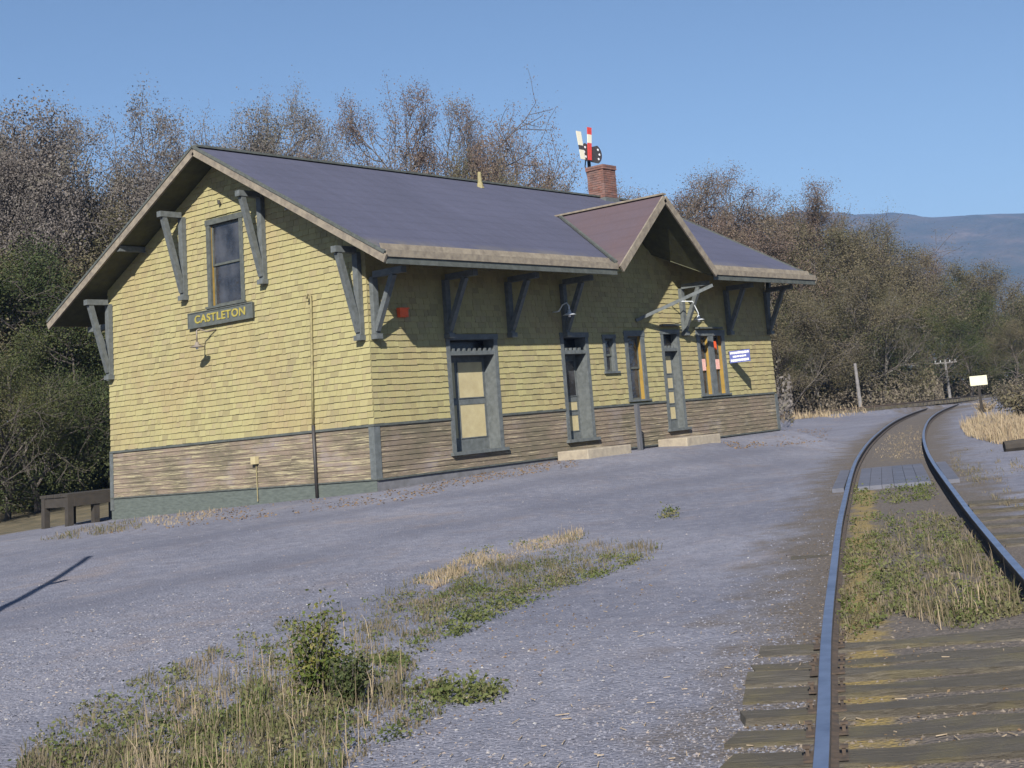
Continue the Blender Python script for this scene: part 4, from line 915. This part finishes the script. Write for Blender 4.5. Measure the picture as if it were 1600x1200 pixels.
rd = np.array([RT[0], RT[1], 0]); MB().tube([tuple(lg-rd*.42+[0, 0, .10]), tuple(lg+[0, 0, .11]), tuple(lg+rd*1.4+[0, 0, .10])], [.12, .13, .12], 9).build('trunk', 'platform_timber', lgo)

# ------------------------------------------------------------------ trees
def gen_tree(seed, trunk=.5, limbs=11, spread=.42, stems=1, leaf_n=12, leaf_s=.014, low=.3, cl=.022):
    R_ = random.Random(seed); m = MB(); tips = []
    def br(p, d, ln, r, lv):
        n = (6, 5, 4, 3)[lv]; pts = [p]; rad = [r]; dd = d.copy()
        for k in range(n):
            dd = (dd+Vector((R_.gauss(0, .13), R_.gauss(0, .13), R_.gauss(.02, .09)))*(1, 1.1, 1.3, 1.5)[lv]).normalized(); pts.append(pts[-1]+dd*ln/n); rad.append(r*(1-.8*(k+1)/n)+.0006)
        m.tube(pts, rad, (7, 5, 4, 3)[lv], cap=False)
        if lv >= 2: tips.extend([(q, lv) for q in pts[2:]])
        if lv == 3: return
        nc = (limbs, 6, 6)[lv]
        for k in range(nc):
            t = (low+(1-low)*(k+.5)/nc) if lv == 0 else (.3+.7*(k+R_.random())/nc); i = min(int(t*n), n-1); f = t*n-i; q = pts[i].lerp(pts[i+1], f)
            ax = (pts[i+1]-pts[i]).normalized(); az = k*2.4+R_.uniform(-.5, .5) if lv == 0 else R_.uniform(0, 6.28); u = ax.orthogonal().normalized(); u = Matrix.Rotation(az, 3, ax) @ u
            ang = math.radians(R_.uniform(38, 68) if lv == 0 else R_.uniform(25, 60)); nd = (ax*math.cos(ang)+u*math.sin(ang)).normalized()
            l2 = spread*(1.05-.6*(t-low)/(1-low))*R_.uniform(.75, 1.15) if lv == 0 else ln*R_.uniform(.35, .6)
            br(q, nd, l2, rad[i]*(.55 if lv == 0 else .6), lv+1)
    for s_ in range(stems):
        a = s_*2.1+R_.random(); d = Vector((math.cos(a)*.28, math.sin(a)*.28, 1)).normalized() if stems > 1 else Vector((R_.gauss(0, .05), R_.gauss(0, .05), 1)).normalized()
        br(Vector((0, 0, -.02)), d, R_.uniform(.72, .86), .017 if stems == 1 else .013, 0)
    T = np.array([tuple(q) for q, lv in tips]); hz = T[:, 2].max()
    k = 1.0/hz; Vt = np.array([tuple(v) for v in m.v])*k
    C = np.repeat(T, leaf_n, 0); C = (C+np.random.default_rng(seed).normal(0, cl, C.shape))*k
    C = C[(C[:, 2] > .04)]; keep = np.random.default_rng(seed+1).random(len(C)) < .25+.75*(vnoise(C[:, 0]*6+C[:, 2]*3, C[:, 1]*6+C[:, 2]*4, 1., seed % 9) > .42)
    C = C[keep]; V, Fq = leaf_quads(C, leaf_s, .8)
    mt = bpy.data.meshes.new('trunk'); mt.from_pydata(Vt.tolist(), [], m.f); mt.polygons.foreach_set('use_smooth', [True]*len(mt.polygons))
    mc = bpy.data.meshes.new('crown'); mc.from_pydata(V.tolist(), [], Fq); return mt, mc
TREES = {
 'wispy': [gen_tree(11, limbs=14, spread=.48, leaf_n=58, leaf_s=.0058, low=.25, cl=.019), gen_tree(12, limbs=14, spread=.46, leaf_n=58, leaf_s=.0058, low=.28, cl=.019)],
 'open': [gen_tree(21, stems=3, limbs=8, spread=.46, leaf_n=46, leaf_s=.0058, low=.42, cl=.017), gen_tree(22, stems=3, limbs=8, spread=.48, leaf_n=46, leaf_s=.0058, low=.4, cl=.017)],
 'full': [gen_tree(31, limbs=15, spread=.46, leaf_n=36, leaf_s=.0085, low=.1, cl=.030), gen_tree(32, limbs=14, spread=.42, leaf_n=40, leaf_s=.0085, low=.12, cl=.030), gen_tree(33, limbs=15, spread=.5, leaf_n=36, leaf_s=.0085, low=.1, cl=.032)],
}
for v_ in TREES.values():
    for t_, c_ in v_: t_.materials.append(MATS['bark_grey']); c_.materials.append(LF['mauve'])
def tree(u, vtop, dist, kind, leaf, label, group=None, bark='bark_grey', wide=1.0, name='deciduous_tree'):
    x, y = at_dist(u, dist); z = gz(x, y); H = max(2., top_height(u, vtop, dist)-z)
    e = empty(name, (x, y, z-.05), label, 'tree', group); mt, mc = random.choice(TREES[kind])
    rz = random.uniform(0, 6.28)
    for nm, me, mat_ in (('trunk', mt, MATS[bark]), ('crown', mc, LF[leaf])):
        o = bpy.data.objects.new(nm, me); COL.objects.link(o); o.material_slots[0].link = 'OBJECT'; o.material_slots[0].material = mat_; o.parent = e; o.scale = (H*wide, H*wide, H); o.rotation_euler = (0, 0, rz)
    return e
ORD = ['first', 'second', 'third', 'fourth', 'fifth', 'sixth', 'seventh', 'eighth', 'ninth', 'tenth', 'eleventh', 'twelfth']
gA = 'trees behind the near end of the station'; lA = 'tall mauve brown tree in the wood left behind the station'
for n_, (u, v, d) in enumerate(((-60, 185, 58), (-5, 198, 66), (50, 182, 60), (100, 188, 70), (150, 175, 62), (205, 150, 64), (265, 160, 72), (320, 158, 66), (375, 145, 70), (425, 138, 74))):
    tree(u, v, d, 'wispy' if u > 180 else random.choice(['wispy', 'full']), 'mauve', '%s from the left of the tall mauve trees behind the near gable' % ORD[n_], gA, wide=.8 if u < 350 else .5)
lB = 'lower dark leafy tree filling the wood behind the loading bench'; gB = 'dark trees at the left edge'  # darker leaf colours here also stand in for the shade of the wood
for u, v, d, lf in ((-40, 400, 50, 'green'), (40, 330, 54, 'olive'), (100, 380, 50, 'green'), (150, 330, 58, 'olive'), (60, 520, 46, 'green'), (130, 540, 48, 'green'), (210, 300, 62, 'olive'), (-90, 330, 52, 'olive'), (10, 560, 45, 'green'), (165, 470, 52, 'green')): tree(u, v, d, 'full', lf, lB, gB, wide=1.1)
tree(712, 112, 80, 'open', 'rust', 'broad open crowned rusty tree rising over the middle of the ridge', wide=.66)
tree(800, 165, 86, 'open', 'rust', 'smaller open crowned rusty tree left of the semaphore signal', wide=.50)
tree(600, 205, 74, 'wispy', 'rust', 'low rusty tree under the left side of the broad crown', wide=.55)
tree(835, 225, 72, 'full', 'olive', 'low olive tree just left of the chimney', wide=.5)
tree(880, 268, 70, 'full', 'olive', 'dark low tree behind the chimney foot', wide=.7)
lC = 'brownish autumn tree in the wood beyond the far end of the station'; gC = 'autumn trees beyond the far end'
cnt = {'wispy': 0, 'full': 0}
for u, v, d, k, lf in ((1000, 318, 96, 'wispy', 'rust'), (1050, 280, 98, 'wispy', 'rust'), (1105, 262, 100, 'wispy', 'rust'), (1160, 275, 104, 'wispy', 'rust'), (1225, 285, 102, 'wispy', 'rust'), (1290, 290, 108, 'wispy', 'olive'), (1345, 322, 110, 'wispy', 'olive'),
                       (1090, 330, 92, 'full', 'rust'), (1180, 345, 94, 'full', 'rust'), (1255, 350, 96, 'full', 'olive'), (1320, 365, 100, 'full', 'olive'), (1375, 380, 112, 'full', 'olive')):
    tree(u, v, d, k, lf, '%s from left of the %s beyond the station' % (ORD[cnt[k]], 'tall thin brown trees' if k == 'wispy' else 'lower full autumn trees'), gC, wide=1.0 if k == 'wispy' else 1.05); cnt[k] += 1
lD = 'olive green leafy tree in the wood behind the far track'; gD = 'green trees behind the far track'
for u, v, d, lf in ((1225, 430, 90, 'olive'), (1270, 455, 88, 'green'), (1310, 430, 92, 'olive'), (1350, 450, 94, 'green'), (1395, 385, 106, 'olive'), (1430, 392, 118, 'olive'), (1470, 430, 112, 'green'), (1490, 396, 128, 'rust'), (1530, 408, 126, 'olive'), (1560, 455, 118, 'green'), (1590, 425, 134, 'olive'), (1630, 450, 128, 'green'), (1680, 455, 130, 'olive'),
                    (1415, 480, 98, 'green'), (1450, 500, 102, 'green'), (1515, 490, 106, 'green'), (1585, 500, 112, 'olive'), (1240, 500, 84, 'olive'), (1205, 470, 86, 'olive')): tree(u, v, d, 'full', lf, lD, gD, wide=1.15)
for u, v, d, nm in ((1362, 420, 91, 'pale trunked birch left of the first telegraph pole'), (1380, 440, 92, 'pale trunked birch near the edge of the wood'), (1282, 440, 89, 'pale trunked birch in the dark part of the wood')): tree(u, v, d, 'wispy', 'olive', nm, None, 'bark_birch', .7, 'birch_tree')
# undergrowth below the wood
def undergrowth(name, u0, u1, d0, d1, n, h, mat, size, label):
    U = rng.uniform(u0, u1, n); D = rng.uniform(d0, d1, n); r = FW[None]+np.outer((U-PPX)/FPX, RT); hz = np.hypot(r[:, 0], r[:, 1]); x = CAM[0]+r[:, 0]/hz*D; y = CAM[1]+r[:, 1]/hz*D
    H = h*(.25+.75*vnoise(x, y, 2.4, 8))*(.6+.4*vnoise(x, y, .8, 9)); C = np.stack([x, y, ground_z(x, y)+H*rng.random(n)**.8], 1); V, Fq = leaf_quads(C, size, 1.2)
    return raw_mesh(name, V.tolist(), Fq, mat, label=label, kind='stuff')
undergrowth('undergrowth', 1190, 1430, 85, 106, 14000, 2.8, LF['brush'], .18, 'grey brown brush at the foot of the wood left of the poles')
undergrowth('undergrowth', 1400, 1780, 112, 132, 14000, 3.2, LF['brush'], .22, 'grey brown brush at the foot of the wood behind the poles')
undergrowth('undergrowth', 1190, 1420, 90, 110, 12000, 5.0, LF['olive'], .22, 'olive thicket below the right hand trees')
undergrowth('undergrowth', 1400, 1780, 116, 134, 12000, 6.0, LF['green'], .24, 'green thicket behind the far telegraph poles')
undergrowth('undergrowth', -160, 240, 46, 62, 26000, 5.0, LF['green'], .16, 'dark thicket behind the loading bench')  # dark green leaf colour carries the shade behind the bench
undergrowth('undergrowth', -160, 1200, 62, 90, 22000, 4.5, LF['mauve'], .24, 'brown thicket behind the station')

# ------------------------------------------------------------------ telegraph poles and wires
for u, v0, v1, dist, lab in ((1342, 567, 625, 82, 'nearest grey telegraph pole at the edge of the wood'), (1482, 561, 607, 104, 'middle grey telegraph pole left of the blank sign'), (1560, 561, 594, 128, 'farthest grey telegraph pole right of the blank sign')):
    x, y = at_dist(u, dist); z = gz(x, y); zt = top_height(u, v0, dist); e = empty('telegraph_pole', (x, y, z), lab, 'pole', 'telegraph poles')
    MB().tube([(x+.06, y, z-.4), (x-.02, y, zt)], [.13, .09], 8).build('shaft', 'telegraph_wood', e)
    if u < 1400: continue
    rdir = Vector((RT[0], RT[1], 0)).normalized(); c = Vector((x, y, zt-.25))
    MB().beam(c-rdir*.85, c+rdir*.85, .09, .10).build('cross_arm', 'telegraph_wood', e)
    for k in (-.75, -.35, .35, .75): MB().tube([c+rdir*k+Vector((0, 0, .05)), c+rdir*k+Vector((0, 0, .2))], .035, 6).build('insulator', 'lamp_enamel', e)

# leaning pole added out of frame, shaped to cast the forked shadow on gravel
def shade_of(u, v, h):
    g = Vector(on_ground([u], [v])[0]); return g-SUN*(h/-SUN.z)
q1 = shade_of(140, 869, 4.2); q0 = shade_of(-60, 985, 2.3); d_ = (q0-q1); base_ = q1+d_*((q1.z+.9)/-d_.z)
gp = empty('shadow_pole', (base_.x, base_.y, gz(base_.x, base_.y)), 'unseen slanting pole with a short arm, added to cast the forked shadow on the gravel', 'pole')
MB().tube([base_, q1], [.07, .045], 8).build('shaft', 'telegraph_wood', gp)
j = q1.lerp(q0, .45); MB().beam(j, shade_of(102, 907, 3.2), .09, .06).build('arm', 'telegraph_wood', gp)

# ------------------------------------------------------------------ air
s = NT('haze_air'); s.t.nodes.remove(s.b); pv = s.n('ShaderNodeVolumePrincipled'); pv.inputs['Color'].default_value = (.27, .50, 1, 1); pv.inputs['Density'].default_value = .00021; pv.inputs['Anisotropy'].default_value = .1
s.l(pv.outputs[0], s.t.nodes['Material Output'].inputs['Volume'])
hb = MB().box((-4200, -4200, -8), (4200, 4200, 420)); hz_ = hb.build('haze', 'haze_air', label='thin blue haze in the air over the valley', kind='stuff')
